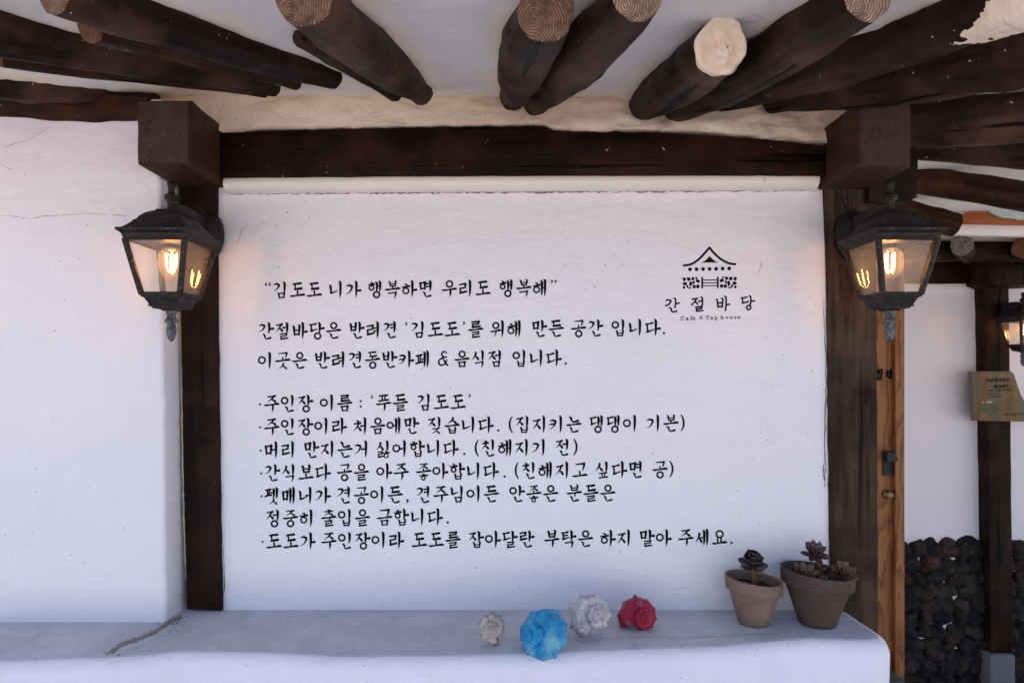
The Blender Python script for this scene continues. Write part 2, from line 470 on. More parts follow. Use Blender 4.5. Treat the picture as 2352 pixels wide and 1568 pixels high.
# ------------------------------------------------------------ brush lettering (own strokes for every Korean letter part)
L_LIST = "ㄱㄲㄴㄷㄸㄹㅁㅂㅃㅅㅆㅇㅈㅉㅊㅋㅌㅍㅎ"
V_LIST = "ㅏㅐㅑㅒㅓㅔㅕㅖㅗㅘㅙㅚㅛㅜㅝㅞㅟㅠㅡㅢㅣ"
T_LIST = ["", "ㄱ", "ㄲ", "ㄳ", "ㄴ", "ㄵ", "ㄶ", "ㄷ", "ㄹ", "ㄺ", "ㄻ", "ㄼ", "ㄽ", "ㄾ", "ㄿ", "ㅀ", "ㅁ", "ㅂ", "ㅄ", "ㅅ", "ㅆ", "ㅇ", "ㅈ", "ㅊ", "ㅋ", "ㅌ", "ㅍ", "ㅎ"]
ga_v = [(0.02, .16, .05), (.35, .07, .10), (.74, .20, .115), (.64, .52, .085), (.34, .84, .05), (-.06, 1.0, .02)]
dia_bar = [(0, .13, .09), (.4, .10, .075), (.88, .0, .11)]
CONS = {
 'ㄱ': [ga_v],
 'ㄱh': [[(.02, .14, .07), (.5, .09, .08), (.98, .02, .12)], [(.97, .02, .12), (.94, .45, .10), (.80, 1.0, .05)]],
 'ㄱf': [[(.0, .26, .10), (.4, .20, .08), (.92, .08, .10)], [(.90, .08, .12), (.86, .55, .10), (.72, 1.15, .03)]],
 'ㄴ': [[(.0, .02, .06), (.14, .2, .12), (.20, .78, .09)], [(.17, .86, .11), (.55, .80, .08), (1.05, .62, .05)]],
 'ㄴh': [[(.0, .05, .07), (.18, .30, .12), (.25, .72, .08), (.45, .93, .09), (.95, .75, .13)]],
 'ㄷ': [dia_bar, [(.16, .12, .09), (.24, .86, .08)], [(.18, .94, .12), (.6, .84, .08), (1.08, .70, .06)]],
 'ㄷh': [[(.0, .12, .09), (.85, .0, .12)], [(.16, .12, .09), (.24, .8, .07)], [(.16, .90, .10), (.92, .76, .13)]],
 'ㄹ': [[(.04, .10, .08), (.88, .0, .10)], [(.86, .0, .11), (.80, .40, .09)], [(.10, .50, .08), (.82, .40, .08)], [(.12, .50, .10), (.18, .92, .08)], [(.12, .98, .11), (.98, .82, .10)]],
 'ㅁ': [[(.0, .05, .06), (.12, .2, .11), (.22, .96, .08)], [(.13, .16, .08), (.85, .02, .10)], [(.86, .03, .13), (.77, .96, .08)], [(.20, .88, .08), (.80, .82, .08)]],
 'ㅂ': [[(.0, .0, .06), (.12, .15, .12), (.22, .96, .08)], [(.74, -.12, .06), (.88, .04, .12), (.80, .96, .08)], [(.18, .48, .07), (.82, .42, .07)], [(.20, .92, .08), (.80, .86, .09)]],
 'ㅅ': [[(.48, .0, .06), (.58, .14, .11), (.40, .58, .08), (-.02, 1.0, .02)], [(.46, .48, .05), (.72, .68, .10), (.92, .95, .12)]],
 'ㅇ': 'ring',
 'ㅈ': [[(.06, .13, .08), (.45, .10, .08), (.88, .0, .11)], [(.72, .05, .09), (.48, .48, .08), (-.02, 1.0, .02)], [(.46, .52, .05), (.70, .68, .10), (.90, .90, .12)]],
 'ㅊ': [[(.38, -.06, .06), (.58, .02, .11)], [(.06, .28, .08), (.88, .18, .11)], [(.66, .22, .09), (.46, .58, .08), (-.02, 1.0, .02)], [(.46, .58, .05), (.70, .74, .10), (.90, .94, .12)]],
 'ㅋ': [ga_v, [(.0, .52, .07), (.35, .48, .09), (.68, .42, .07)]],
 'ㅌ': [dia_bar, [(.16, .12, .09), (.24, .86, .08)], [(.2, .50, .07), (.8, .42, .09)], [(.18, .94, .12), (.6, .84, .08), (1.08, .70, .06)]],
 'ㅍ': [[(.0, .14, .08), (.9, .02, .10)], [(.30, .14, .08), (.36, .85, .07)], [(.68, .08, .08), (.62, .82, .07)], [(-.02, .95, .10), (.5, .86, .08), (1.0, .78, .11)]],
 'ㅎ': [[(.32, -.02, .06), (.56, .06, .11)], [(.0, .30, .08), (.45, .27, .08), (.95, .20, .11)], 'ringlow'],
}
def jamo(key, box, kind):
    x0, y0, x1, y1 = box
    k = key + kind if key + kind in CONS else (key + 'h' if kind == 'f' and key + 'h' in CONS else key)
    out = []
    d = CONS[k]
    if d == 'ring':
        return [('ring', (x0 + x1) / 2, (y0 + y1) / 2, min((x1 - x0) * .88, (y1 - y0)) / 2, .088)]
    thin = 0.82 if kind == 'f' or (y1 - y0) < 0.34 else 1.0
    for s in d:
        if s == 'ringlow':
            h = (y1 - y0)
            out.append(('ring', x0 + .46 * (x1 - x0), y0 + .70 * h, .30 * h, .08 * thin))
        else:
            out.append([(x0 + a * (x1 - x0), y0 + b * (y1 - y0), w * thin) for a, b, w in s])
    return out
def stem(x, y0, y1, taper=True):
    h = y1 - y0
    return [(x - .10, y0 - .01, .05), (x - .01, y0 + .07, .125), (x, y0 + .5 * h, .115), (x - .015, y0 + .8 * h, .085), (x - .045, y1, .02 if taper else .06)]
def hbar(y, x0=0.0, x1=1.0):
    w = x1 - x0
    return [(x0, y + .035, .05), (x0 + .14 * w, y + .05, .10), (x0 + .5 * w, y + .015, .072), (x0 + .88 * w, y - .035, .12), (x1, y - .02, .08)]
def syllable(ch):
    c = ord(ch) - 0xAC00
    L, V, T = L_LIST[c // 588], V_LIST[c % 588 // 28], T_LIST[c % 28]
    S = []
    if V in "ㅏㅐㅓㅔㅕㅣ":
        box = (.04, .08, .50, .54) if T else (.03, .20, .54, .78)
        if V in "ㅐㅔ": box = (box[0], box[1], box[2] - .08, box[3])
        if L == 'ㅇ': box = (.0, .12, .48, .50) if T else (.0, .24, .46, .68)
        if V in "ㅐㅔ" and L == 'ㅇ': box = (box[0], box[1], box[2] - .06, box[3])
        S += jamo(L, box, '')
        y1 = .66 if T else 1.0
        yt = .36 if T else .56
        if V == 'ㅣ': S.append(stem(.78, 0, y1))
        if V == 'ㅏ': S += [stem(.72, 0, y1), [(.73, yt + .02, .07), (.98, yt - .01, .13)]]
        if V == 'ㅓ': S += [stem(.80, 0, y1), [(.52, yt - .06, .10), (.78, yt - .10, .06)]]
        if V == 'ㅕ': S += [stem(.80, 0, y1), [(.54, yt - .18, .09), (.78, yt - .21, .06)], [(.54, yt + .0, .09), (.78, yt - .03, .06)]]
        if V == 'ㅐ': S += [stem(.60, .06, y1 - .02), stem(.82, 0, y1), [(.60, yt - .04, .06), (.82, yt - .07, .06)]]
        if V == 'ㅔ': S += [stem(.62, .06, y1 - .02), stem(.83, 0, y1), [(.40, yt - .06, .08), (.62, yt - .09, .06)]]
        fb = (.30, .66, .84, 1.0)
    elif V == 'ㅟ':
        S += jamo(L, (.12, .10, .58, .46), 'h') + [hbar(.60, .0, .68), [(.36, .60, .09), (.34, .80, .06), (.22, .95, .02)], stem(.82, 0, 1)]
        fb = (.30, .66, .84, 1.0)
    else:
        if V in "ㅗㅛ":
            if T:
                S += jamo(L, (.24, .02, .80, .33), 'h') + [[(.50, .32, .07), (.52, .48, .08)], hbar(.48)]
            else:
                S += jamo(L, (.22, .08, .82, .50), 'h') + [hbar(.82)]
                S += [[(.50, .56, .08), (.52, .80, .09)]] if V == 'ㅗ' else [[(.36, .56, .08), (.40, .80, .08)], [(.62, .54, .08), (.60, .80, .08)]]
        elif V == 'ㅜ':
            S += jamo(L, (.22, .02, .82, .34 if T else .40), 'h') + [hbar(.46 if T else .54)]
            S += [[(.58, .48, .09), (.56, .68, .05)]] if T else [[(.58, .56, .10), (.59, .78, .10), (.54, 1.02, .02)]]
        else:
            S += jamo(L, (.22, .02, .82, .38), 'h') + [hbar(.50 if T else .78)]
        fb = (.24, .66, .80, 1.0)
    if T:
        if T == 'ㅀ':
            S += jamo('ㄹ', (.12, .66, .48, 1.0), 'f') + jamo('ㅎ', (.50, .64, .92, 1.02), 'f')
        elif T == 'ㅇ': S += jamo('ㅇ', (fb[0], .64, fb[2], 1.01), 'f')
        else: S += jamo(T, fb, 'f')
    return S
def punct(ch):
    """strokes and advance (fraction of the cell width)"""
    dot = lambda x, y, r=.075: ('dot', x, y, r)
    if ch == '.': return [dot(.10, .84)], .34
    if ch == ',': return [dot(.12, .84, .07), [(.18, .86, .07), (.16, .94, .05), (.06, 1.02, .02)]], .34
    if ch == '·': return [dot(.14, .52, .07)], .40
    if ch == ':': return [dot(.16, .38, .07), dot(.16, .72, .07)], .40
    if ch in '“‘':
        q = lambda x: [dot(x, .17, .055), [(x - .05, .17, .06), (x - .03, .09, .05), (x + .07, .01, .02)]]
        return (q(.12) + q(.38), .62) if ch == '“' else (q(.12), .40)
    if ch in '”’':
        q = lambda x: [dot(x, .07, .055), [(x + .05, .07, .06), (x + .03, .15, .05), (x - .07, .23, .02)]]
        return (q(.12) + q(.38), .62) if ch == '”' else (q(.10), .36)
    if ch == '(': return [[(.24, .0, .05), (.10, .22, .085), (.06, .48, .095), (.10, .74, .085), (.24, .97, .06)]], .40
    if ch == ')': return [[(.02, .0, .06), (.16, .22, .09), (.20, .48, .095), (.16, .74, .085), (.02, .97, .05)]], .40
    if ch == '&': return [[(.56, .12, .07), (.42, .02, .07), (.26, .10, .08), (.26, .26, .08), (.44, .38, .08), (.60, .34, .04)],
                          [(.36, .38, .08), (.12, .50, .08), (.02, .68, .09), (.12, .84, .09), (.32, .86, .08), (.50, .72, .08), (.56, .54, .07)],
                          [(.30, .42, .07), (.44, .66, .08), (.62, .86, .10)]], .60
    return [], .38
LATIN = {
 'C': ([[(.62, .2, .1), (.45, .03, .1), (.2, .1, .1), (.05, .45, .1), (.15, .85, .1), (.42, .98, .1), (.64, .8, .1)], [(.64, .02, .08), (.64, .26, .08)]], .8),
 'a': ([[(.1, .45, .1), (.3, .36, .1), (.45, .5, .1), (.46, .98, .1)], [(.45, .62, .1), (.18, .68, .1), (.08, .85, .1), (.25, .98, .1), (.45, .82, .1)], [(.46, .97, .08), (.58, .97, .08)]], .68),
 'f': ([[(.5, .06, .1), (.34, .04, .1), (.26, .2, .1), (.26, .97, .1)], [(.08, .38, .09), (.46, .38, .09)], [(.1, .97, .08), (.44, .97, .08)]], .56),
 'e': ([[(.08, .66, .09), (.5, .66, .09), (.46, .42, .1), (.28, .35, .1), (.08, .55, .1), (.12, .88, .1), (.32, .99, .1), (.5, .88, .09)]], .64),
 'T': ([[(.02, .04, .1), (.7, .04, .1)], [(.36, .04, .11), (.36, .97, .11)], [(.2, .97, .08), (.52, .97, .08)], [(.04, .04, .08), (.04, .22, .08)], [(.69, .04, .08), (.69, .22, .08)]], .8),
 'p': ([[(.14, .38, .1), (.14, 1.3, .1)], [(.14, .5, .1), (.34, .36, .1), (.52, .5, .1), (.52, .82, .1), (.34, .98, .1), (.14, .86, .1)], [(.02, .38, .08), (.14, .38, .08)], [(.02, 1.3, .08), (.28, 1.3, .08)]], .7),
 'h': ([[(.14, .02, .1), (.14, .97, .1)], [(.14, .5, .1), (.34, .36, .1), (.48, .5, .1), (.48, .97, .1)], [(.02, .02, .08), (.14, .02, .08)], [(.02, .97, .08), (.26, .97, .08)], [(.38, .97, .08), (.6, .97, .08)]], .74),
 'o': ([('ring', .3, .67, .3, .1)], .72),
 'u': ([[(.12, .38, .1), (.12, .8, .1), (.26, .98, .1), (.46, .84, .1)], [(.46, .38, .1), (.46, .97, .1)], [(.02, .38, .08), (.12, .38, .08)], [(.46, .97, .08), (.58, .97, .08)]], .72),
 's': ([[(.44, .46, .09), (.28, .36, .1), (.1, .48, .1), (.26, .66, .1), (.46, .8, .1), (.3, .98, .1), (.08, .88, .09)]], .6),
}
def crom(pts, n=5):
    if len(pts) < 3: return pts
    out = []
    for i in range(len(pts) - 1):
        p0, p1, p2, p3 = pts[max(i-1,0)], pts[i], pts[i+1], pts[min(i+2, len(pts)-1)]
        for j in range(n):
            t = j / n
            out.append(tuple(0.5 * (2*p1[k] + (p2[k]-p0[k])*t + (2*p0[k]-5*p1[k]+4*p2[k]-p3[k])*t*t + (3*p1[k]-p0[k]-3*p2[k]+p3[k])*t**3) for k in range(3)))
    out.append(pts[-1])
    return out
class Ink:
    """flat lettering laid on a vertical plane; coordinates are photo-survey pixels of the 2560 px frame"""
    def __init__(s, Y, slope=0.0, x_ref=0.0, thick=0.0004):
        s.bm = bmesh.new(); s.Y = Y; s.k = 0; s.slope = slope; s.x_ref = x_ref; s.thick = thick
    def v(s, x, y):
        y += s.slope * (x - s.x_ref)
        p = P(x / 1.08844, y / 1.08844, s.Y)
        return s.bm.verts.new(p - Vector((0, s.thick + (s.k % 23) * 0.00002, 0)))
    def poly(s, pts):
        s.k += 1
        try: s.bm.faces.new([s.v(*p) for p in pts])
        except ValueError: pass
    def disc(s, x, y, r, n=14):
        s.poly([(x + r * math.cos(2*math.pi*i/n), y + r * math.sin(2*math.pi*i/n)) for i in range(n)])
    def ring(s, x, y, r, w, n=22):
        s.k += 1
        a = [s.v(x + (r) * math.cos(2*math.pi*i/n), y + (r) * math.sin(2*math.pi*i/n)) for i in range(n)]
        b = [s.v(x + (r - w) * math.cos(2*math.pi*i/n), y + (r - w) * math.sin(2*math.pi*i/n)) for i in range(n)]
        for i in range(n): s.bm.faces.new((a[i], a[(i+1)%n], b[(i+1)%n], b[i]))
    def stroke(s, pts, caps=True):
        """pts: (x, y, width) in pixels"""
        q = crom(pts); s.k += 1; L = []; Rr = []
        for i, p in enumerate(q):
            a, b = q[max(i-1,0)], q[min(i+1,len(q)-1)]
            dx, dy = b[0]-a[0], b[1]-a[1]; l = math.hypot(dx, dy) or 1
            nx, ny = -dy/l*p[2]/2, dx/l*p[2]/2
            L.append((p[0]+nx, p[1]+ny)); Rr.append((p[0]-nx, p[1]-ny))
        lv = [s.v(*p) for p in L]; rv = [s.v(*p) for p in Rr]
        for i in range(len(q)-1):
            s.bm.faces.new((lv[i], lv[i+1], rv[i+1], rv[i]))
        if caps:
            s.disc(q[0][0], q[0][1], q[0][2]/2, 10); s.disc(q[-1][0], q[-1][1], q[-1][2]/2, 10)
    def strokes(s, S, x, y, cw, chh, weight=1.0, uni=None):
        for t in S:
            if t[0] == 'ring':
                s.ring(x + t[1]*cw, y + t[2]*chh, t[3]*chh + .04*chh*(weight if uni is None else .6), (uni if uni else t[4]*weight)*chh)
            elif t[0] == 'dot': s.disc(x + t[1]*cw, y + t[2]*chh, t[3]*chh)
            else: s.stroke([(x + a*cw, y + b*chh, (uni if uni else w*weight)*chh) for a, b, w in t])
    def text(s, words, y, cw=36.0, chh=40.5, pitch=42.1, weight=1.28, uni=None):
        for x, word in words:
            for ch in word:
                if 0xAC00 <= ord(ch) <= 0xD7A3:
                    s.strokes(syllable(ch), x, y, cw, chh, weight, uni); x += pitch
                else:
                    S, adv = punct(ch); s.strokes(S, x, y, cw, chh, weight, uni); x += adv * cw
    def build(s, parent, name='lettering', m=None):
        for f in s.bm.faces:
            f.normal_update()
            if f.normal.y > 0: f.normal_flip()
        return link(name, s.bm, m or M['ink'], parent, smooth=False)

# ------------------------------------------------------------ the setting: ground
bm = bmesh.new()
n = 24
gv = [[bm.verts.new((-60 + 120 * i / n, -60 + 120 * j / n, 0)) for i in range(n + 1)] for j in range(n + 1)]
for j in range(n):
    for i in range(n): bm.faces.new((gv[j][i], gv[j][i+1], gv[j+1][i+1], gv[j+1][i]))
tag(link('ground', bm, M['ground']), 'pale sandy yard in front of the house', 'ground', kind='structure')

# ------------------------------------------------------------ roof and the plastered ceiling under the eave
W = 1.65                                            # plane of the lettered wall
CZ, CS, CY = 2.2606, 0.167, 1.66
def ceil_z(Y): return CZ - CS * (CY - Y)
roof = empty('roof', (0, 1.66, 2.3))
tag(roof, 'white plastered sloping underside of the eave between the dark rafters', 'roof')
bm = bmesh.new()
prof = [(0.80, ceil_z(0.80) - 0.01), (0.80, ceil_z(0.80) + 0.16), (3.6, 3.35), (6.5, 2.4), (6.5, 2.3), (3.6, 3.2), (1.75, 2.62), (0.84, ceil_z(0.84) + 0.02)]
a = [bm.verts.new((-3.4, y, z)) for y, z in prof]; b = [bm.verts.new((5.5, y, z)) for y, z in prof]
bm.faces.new(a); bm.faces.new(list(reversed(b)))
for i in range(len(prof)):
    j = (i + 1) % len(prof); bm.faces.new((a[j], a[i], b[i], b[j]))
bmesh.ops.recalc_face_normals(bm, faces=bm.faces[:])
o = link('roof_covering', bm, M['roof'], smooth=False); o.parent = roof; o.matrix_parent_inverse = Matrix.Translation(-roof.location)

# ------------------------------------------------------------ lettered wall
sign_wall = None
bm = bmesh.new()
slab(bm, [(500, 418), (498, 640), (500, 900), (504, 1150), (509, 1430), (1909, 1430), (1905, 1200), (1902, 900), (1899, 640), (1895, 500), (1891, 430)], W, W + 0.10, wob=1.3, step=22, seed=3)
fr = [e for e in bm.edges if all(abs(v.co.y - W) < 1e-5 for v in e.verts)]
bevel_all(bm, 0.004, 2, fr)
sign_wall = sharp(link('plaster_wall', bm, M['plaster'], smooth=True), 50)
tag(sign_wall, 'white plastered wall panel between two dark posts carrying black Korean lettering', 'wall')
LINES = [
 (705.5, [(661, "“"), (683.6, "김도도"), (823, "니가"), (921, "행복하면"), (1105, "우리도"), (1249, "행복해"), (1375, "”")]),
 (807.5, [(647.3, "간절바당은"), (873.6, "반려견"), (1012, "‘"), (1028, "김도도"), (1156, "’"), (1170.8, "를"), (1227, "위해"), (1330, "만든"), (1428, "공간"), (1529.5, "입니다"), (1656, ".")]),
 (881.5, [(646.6, "이곳은"), (787, "반려견동반카페"), (1096, "&"), (1136.5, "음식점"), (1282, "입니다"), (1410.5, ".")]),
 (989.0, [(645, "·"), (661, "주인장"), (801.4, "이름"), (896, ":"), (926, "‘"), (940.7, "푸들"), (1043, "김도도"), (1170, "’")]),
 (1046.7, [(645.5, "·"), (661, "주인장이라"), (884, "처음에만"), (1070, "짖습니다"), (1242, "."), (1272, "("), (1289.7, "집지키는"), (1474.6, "댕댕이"), (1616.7, "기본"), (1702, ")")]),
 (1104.5, [(646.5, "·"), (661.5, "머리"), (760, "만지는거"), (940.5, "싫어합니다"), (1157, "."), (1187, "("), (1204, "친해지기"), (1389, "전"), (1434, ")")]),
 (1161.5, [(648, "·"), (662.7, "간식보다"), (843, "공을"), (942.5, "아주"), (1040.7, "좋아합니다"), (1258, "."), (1287, "("), (1305, "친해지고"), (1488, "싶다면"), (1631.5, "공"), (1674, ")")]),
 (1219.0, [(649, "·"), (662.7, "펫매너가"), (843, "견공이든"), (1014, ","), (1041.5, "견주님이든"), (1274, "안좋은"), (1417, "분들은")]),
 (1275.0, [(665.7, "정중히"), (803.5, "출입을"), (943, "금합니다"), (1116, ".")]),
 (1332.5, [(651.5, "·"), (667, "도도가"), (804, "주인장이라"), (1030, "도도를"), (1172, "잡아달란"), (1361, "부탁은"), (1501.4, "하지"), (1599, "말아"), (1696, "주세요"), (1825, ".")]),
]
WF = W
for y, words in LINES:
    k = Ink(WF, slope=-0.0088, x_ref=words[0][0])
    k.text(words, y)
    k.build(sign_wall)
# emblem: roof stroke, gable, row of dots, stone walls with a gate
def C(x, y): return (1640 + x * .14031, 600 + y * .14031)
emb = Ink(WF)
st = lambda pts, w: emb.stroke([(*C(x, y), w * .14031) for x, y in pts])
st([(495, 452), (545, 449), (640, 424), (760, 345), (865, 235), (952, 135)], 40)
st([(952, 135), (1035, 235), (1140, 330), (1250, 395), (1340, 424), (1410, 430)], 40)
emb.poly([C(*p) for p in [(797, 403), (850, 382), (905, 338), (955, 285), (1000, 335), (1055, 378), (1120, 400)]])
for i in range(7): emb.disc(*C(605 + 116.3 * i, 523 - 2.6 * i), 34 * .14031)
st([(822, 672), (822, 850)], 32); st([(1100, 665), (1101, 846)], 32)
for y in (715, 765, 815): st([(835, y), (1090, y - 5)], 18)
def blob(x, y, rx, ry, rot=0.0, pw=0.8):
    pts = []
    for i in range(16):
        a = 2 * math.pi * i / 16
        u, v = math.copysign(abs(math.cos(a)) ** pw, math.cos(a)) * rx, math.copysign(abs(math.sin(a)) ** pw, math.sin(a)) * ry
        pts.append(C(x + u * math.cos(rot) - v * math.sin(rot), y + u * math.sin(rot) + v * math.cos(rot)))
    emb.poly(pts)
ST = [(503, 700, 27, 34, -.5), (583, 697, 32, 32, 0), (655, 690, 26, 31, .2), (718, 675, 24, 15, 0), (513, 778, 38, 30, 0), (617, 780, 26, 44, .1), (668, 757, 20, 27, .3),
      (742, 730, 40, 28, .45), (498, 845, 23, 24, 0), (558, 825, 18, 26, -.2), (600, 855, 34, 13, 0), (680, 830, 30, 32, -.6), (745, 827, 29, 34, 0), (545, 672, 12, 8, 0)]
for x, y, rx, ry, r in ST:
    blob(x, y, rx, ry, r); blob(1912 - x, y - 10 - (x - 500) * -.006, rx, ry, -r)
for ch, x, y in (("간", 168, 1036), ("절", 628, 1018), ("바", 1068, 1006), ("당", 1508, 996)):
    X, Y = C(x, y); emb.strokes(syllable(ch), X, Y, 250 * .14031, 250 * .14031, uni=0.118)
for ch, x, y in zip("Cafe&Taphouse", (438, 528, 604, 650, 765, 888, 968, 1045, 1152, 1237, 1312, 1390, 1452), (1362, 1360, 1357, 1355, 1352, 1350, 1347, 1345, 1343, 1341, 1340, 1338, 1336)):
    X, Y = C(x, y)
    if ch == '&': emb.strokes(punct('&')[0], X, Y, 15, 8.8, 1.7)
    else: emb.strokes(LATIN[ch][0], X, Y, 11.5, 9.0, uni=0.17)
emb.build(sign_wall, 'emblem')
bm = bmesh.new()
ribbon(bm, [(1890, 690), (1896, 800), (1897, 900), (1894, 1010), (1896, 1080), (1892, 1100)], 2.2, W, seed=2)
ribbon(bm, [(1893, 1065), (1890, 1085), (1896, 1118)], 3.0, W, seed=5)
ribbon(bm, [(512, 1250), (516, 1330), (512, 1390)], 2.0, W, seed=7)
ribbon(bm, [(1872, 1262), (1880, 1248), (1884, 1238)], 2.2, W, seed=9)
ribbon(bm, [(1740, 630), (1748, 612), (1750, 600)], 1.2, W, seed=4)
ribbon(bm, [(545, 560), (556, 528), (572, 516)], 1.2, W, seed=14)
link('crack', bm, M['crack'], sign_wall, False)
bm = bmesh.new()
ribbon(bm, [(497, 640), (498, 900), (502, 1100), (507, 1395)], 3.4, W, lift=0.0009, seed=12, n=30)
ribbon(bm, [(1892, 445), (1896, 560), (1899, 800)], 4.0, W, lift=0.0009, seed=13, n=30)
link('paint_edge', bm, plain('cream_paint_edge', (0.66, 0.58, 0.46), 0.8, 0.2, var=0.3, sc=90), sign_wall, False)
bm = bmesh.new()
rnd = random.Random(8)
for _ in range(70):                                  # flecks of dirt
    x, y, r = rnd.uniform(520, 1880), rnd.uniform(460, 1390), rnd.choice((.6, .8, .9, 1.1, 1.5))
    vs = [bm.verts.new(P(x + r * rnd.uniform(.6, 1.3) * math.cos(a), y + r * rnd.uniform(.6, 1.3) * math.sin(a), W - 0.0003)) for a in (0, 1.2, 2.4, 3.7, 5.0)]
    bm.faces.new(list(reversed(vs)))
link('dirt_flecks', bm, M['crack'], sign_wall, False)['kind'] = 'stuff'

# ------------------------------------------------------------ side wall on the left
bm = bmesh.new()
slab(bm, [(-320, 225), (366, 225), (367, 420), (370, 560), (374, 800), (377, 1100), (381, 1445), (-320, 1445)], 1.57, 1.69, wob=1.2, step=24, seed=11)
fr = [e for e in bm.edges if all(abs(v.co.y - 1.57) < 1e-5 for v in e.verts)]
bevel_all(bm, 0.010, 4, fr)
side_wall = link('plaster_wall', bm, M['plaster'])
sharp(side_wall, 60)
tag(side_wall, 'blank white plastered wall standing forward at the left behind the hanging lantern', 'wall')
bm = bmesh.new()
ribbon(bm, [(-20, 494), (30, 497), (72, 503), (95, 497), (150, 494), (205, 491), (235, 492)], 0.8, 1.57, seed=21)
ribbon(bm, [(235, 492), (300, 497)], .8, 1.57, seed=22)
ribbon(bm, [(2, 377), (16, 386), (30, 391)], 0.8, 1.57, seed=23)
ribbon(bm, [(-10, 345), (30, 332), (60, 325), (90, 308), (118, 292)], 0.7, 1.57, seed=24)
link('crack', bm, M['crack'], side_wall, False)
bm = bmesh.new()
rnd = random.Random(18)
for _ in range(46):
    x, y, r = rnd.uniform(5, 360), rnd.uniform(330, 1390), rnd.choice((.6, .8, 1.0, 1.5))
    bm.faces.new([bm.verts.new(P(x + r * rnd.uniform(.6, 1.5) * math.cos(a), y + r * rnd.uniform(.6, 1.3) * math.sin(a), 1.5697)) for a in (5.0, 3.7, 2.4, 1.2, 0)])
link('dirt_flecks', bm, M['crack'], side_wall, False)['kind'] = 'stuff'

# ------------------------------------------------------------ ledge below the walls
LZ = EYE - 554 * 1.65 / F
edge = [(-340, 1524), (0, 1521), (180, 1515), (336, 1508), (403, 1499), (571, 1500), (781, 1511), (1066, 1508), (1352, 1498), (1570, 1491), (1690, 1485), (1797, 1474), (1900, 1466)]
front = []
for x, y in edge:
    Yd = (EYE - LZ) * F / (y - HY)
    front.append(((x - CX) * Yd / F, Yd - 0.012))
dense = []
for (x0, y0), (x1, y1) in zip(front, front[1:]):
    k = max(1, int((x1 - x0) / 0.03))
    for j in range(k):
        t = j / k; s = t
        dense.append((x0 + (x1 - x0) * t, y0 + (y1 - y0) * s + 0.0025 * mn.noise(Vector(((x0 + (x1 - x0) * t) * 14, 3.3, 0)))))
dense += [(0.72, 1.450), (0.765, 1.450), (0.795, 1.456), (0.814, 1.470), (0.823, 1.495)]
# rounded shoulder section swept along the front; the right end turns back to the wall
plan = dense + [(0.824, 1.53), (0.820, 1.60), (0.818, 1.72)]
plan = [p for i, p in enumerate(plan) if i == 0 or (Vector(p) - Vector(plan[i-1])).length > 0.004]
sect = [(0.0, 0.0), (0.006, 0.0005), (0.014, 0.0025), (0.021, 0.007), (0.027, 0.014), (0.0305, 0.023), (0.032, 0.034)]
bm = bmesh.new()
def inward(i):
    a, b = Vector(plan[max(i-1, 0)]), Vector(plan[min(i+1, len(plan)-1)])
    t = (b - a).normalized(); return Vector((-t.y, t.x))
cols = []
for i, p in enumerate(plan):
    nrm = inward(i); col = []
    for out_, dn in sect:
        q = Vector(p) + nrm * (0.032 - out_)
        col.append(bm.verts.new((q.x, q.y, LZ - dn)))
    for z in (LZ - 0.07, LZ - 0.12, LZ - 0.3, 0.0):
        wv = 0.003 * mn.noise(Vector((p[0] * 8, z * 9, 2)))
        q = Vector(p) - nrm * wv
        col.append(bm.verts.new((q.x, q.y, z)))
    cols.append(col)
for A, B in zip(cols, cols[1:]):
    for j in range(len(A) - 1): bm.faces.new((A[j], A[j+1], B[j+1], B[j]))
last = [c[0] for c in cols]
tops = last + [bm.verts.new((0.6, 1.75, LZ)), bm.verts.new((plan[0][0], 1.75, LZ))]
bm.faces.new(tops)
bmesh.ops.triangulate(bm, faces=[f for f in bm.faces if len(f.verts) > 4])
bmesh.ops.recalc_face_normals(bm, faces=bm.faces[:])
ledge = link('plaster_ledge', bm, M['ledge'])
tag(ledge, 'wide white plastered ledge with a rounded front edge below the lettered wall', 'ledge')
def on_ledge(x, y, lift=0.0012):
    Y = (EYE - LZ) * F / (y - HY)
    return Vector(((x - CX) * Y / F, Y, LZ + lift))
bm = bmesh.new()                                     # brown run-off mark
rnd = random.Random(4); prev = None
path = [(242, 1503), (262, 1492), (280, 1478), (312, 1470), (345, 1455), (372, 1440), (398, 1424), (420, 1416)]
path = [Vector(a).lerp(Vector(b), j / 9) for a, b in zip(path, path[1:]) for j in range(9)]
for i, p in enumerate(path):
    w = (4.4 + 4.6 * mn.noise(Vector((i * .45, 0, 0)))) * (1 if i > 3 else .4)
    q = p + Vector((rnd.uniform(-1, 1), rnd.uniform(-1.3, 1.3)))
    cur = (bm.verts.new(on_ledge(q.x, q.y - w)), bm.verts.new(on_ledge(q.x + 2, q.y + w * .8)))
    if prev: bm.faces.new((prev[0], prev[1], cur[1], cur[0]))
    prev = cur
for _ in range(60):
    p = rnd.choice(path); x, y, r = p.x + rnd.gauss(6, 16), max(1412, p.y + rnd.gauss(0, 9)), rnd.uniform(.7, 2.4)
    bm.faces.new([bm.verts.new(on_ledge(x + r * 1.6 * math.cos(a), y + r * .6 * math.sin(a))) for a in (0, 1.2, 2.4, 3.7, 5.0)])
for f in bm.faces:
    f.normal_update()
    if f.normal.z < 0: f.normal_flip()
link('stain', bm, M['stain'], ledge, False)
bm = bmesh.new()                                     # hairline crack and grit
prev = None
cp = [(1305, 1469), (1330, 1472), (1345, 1474), (1365, 1470), (1400, 1466), (1440, 1465), (1500, 1463), (1560, 1466), (1640, 1462), (1720, 1458), (1800, 1455)]
cp = [Vector(a).lerp(Vector(b), j / 6) for a, b in zip(cp, cp[1:]) for j in range(6)]
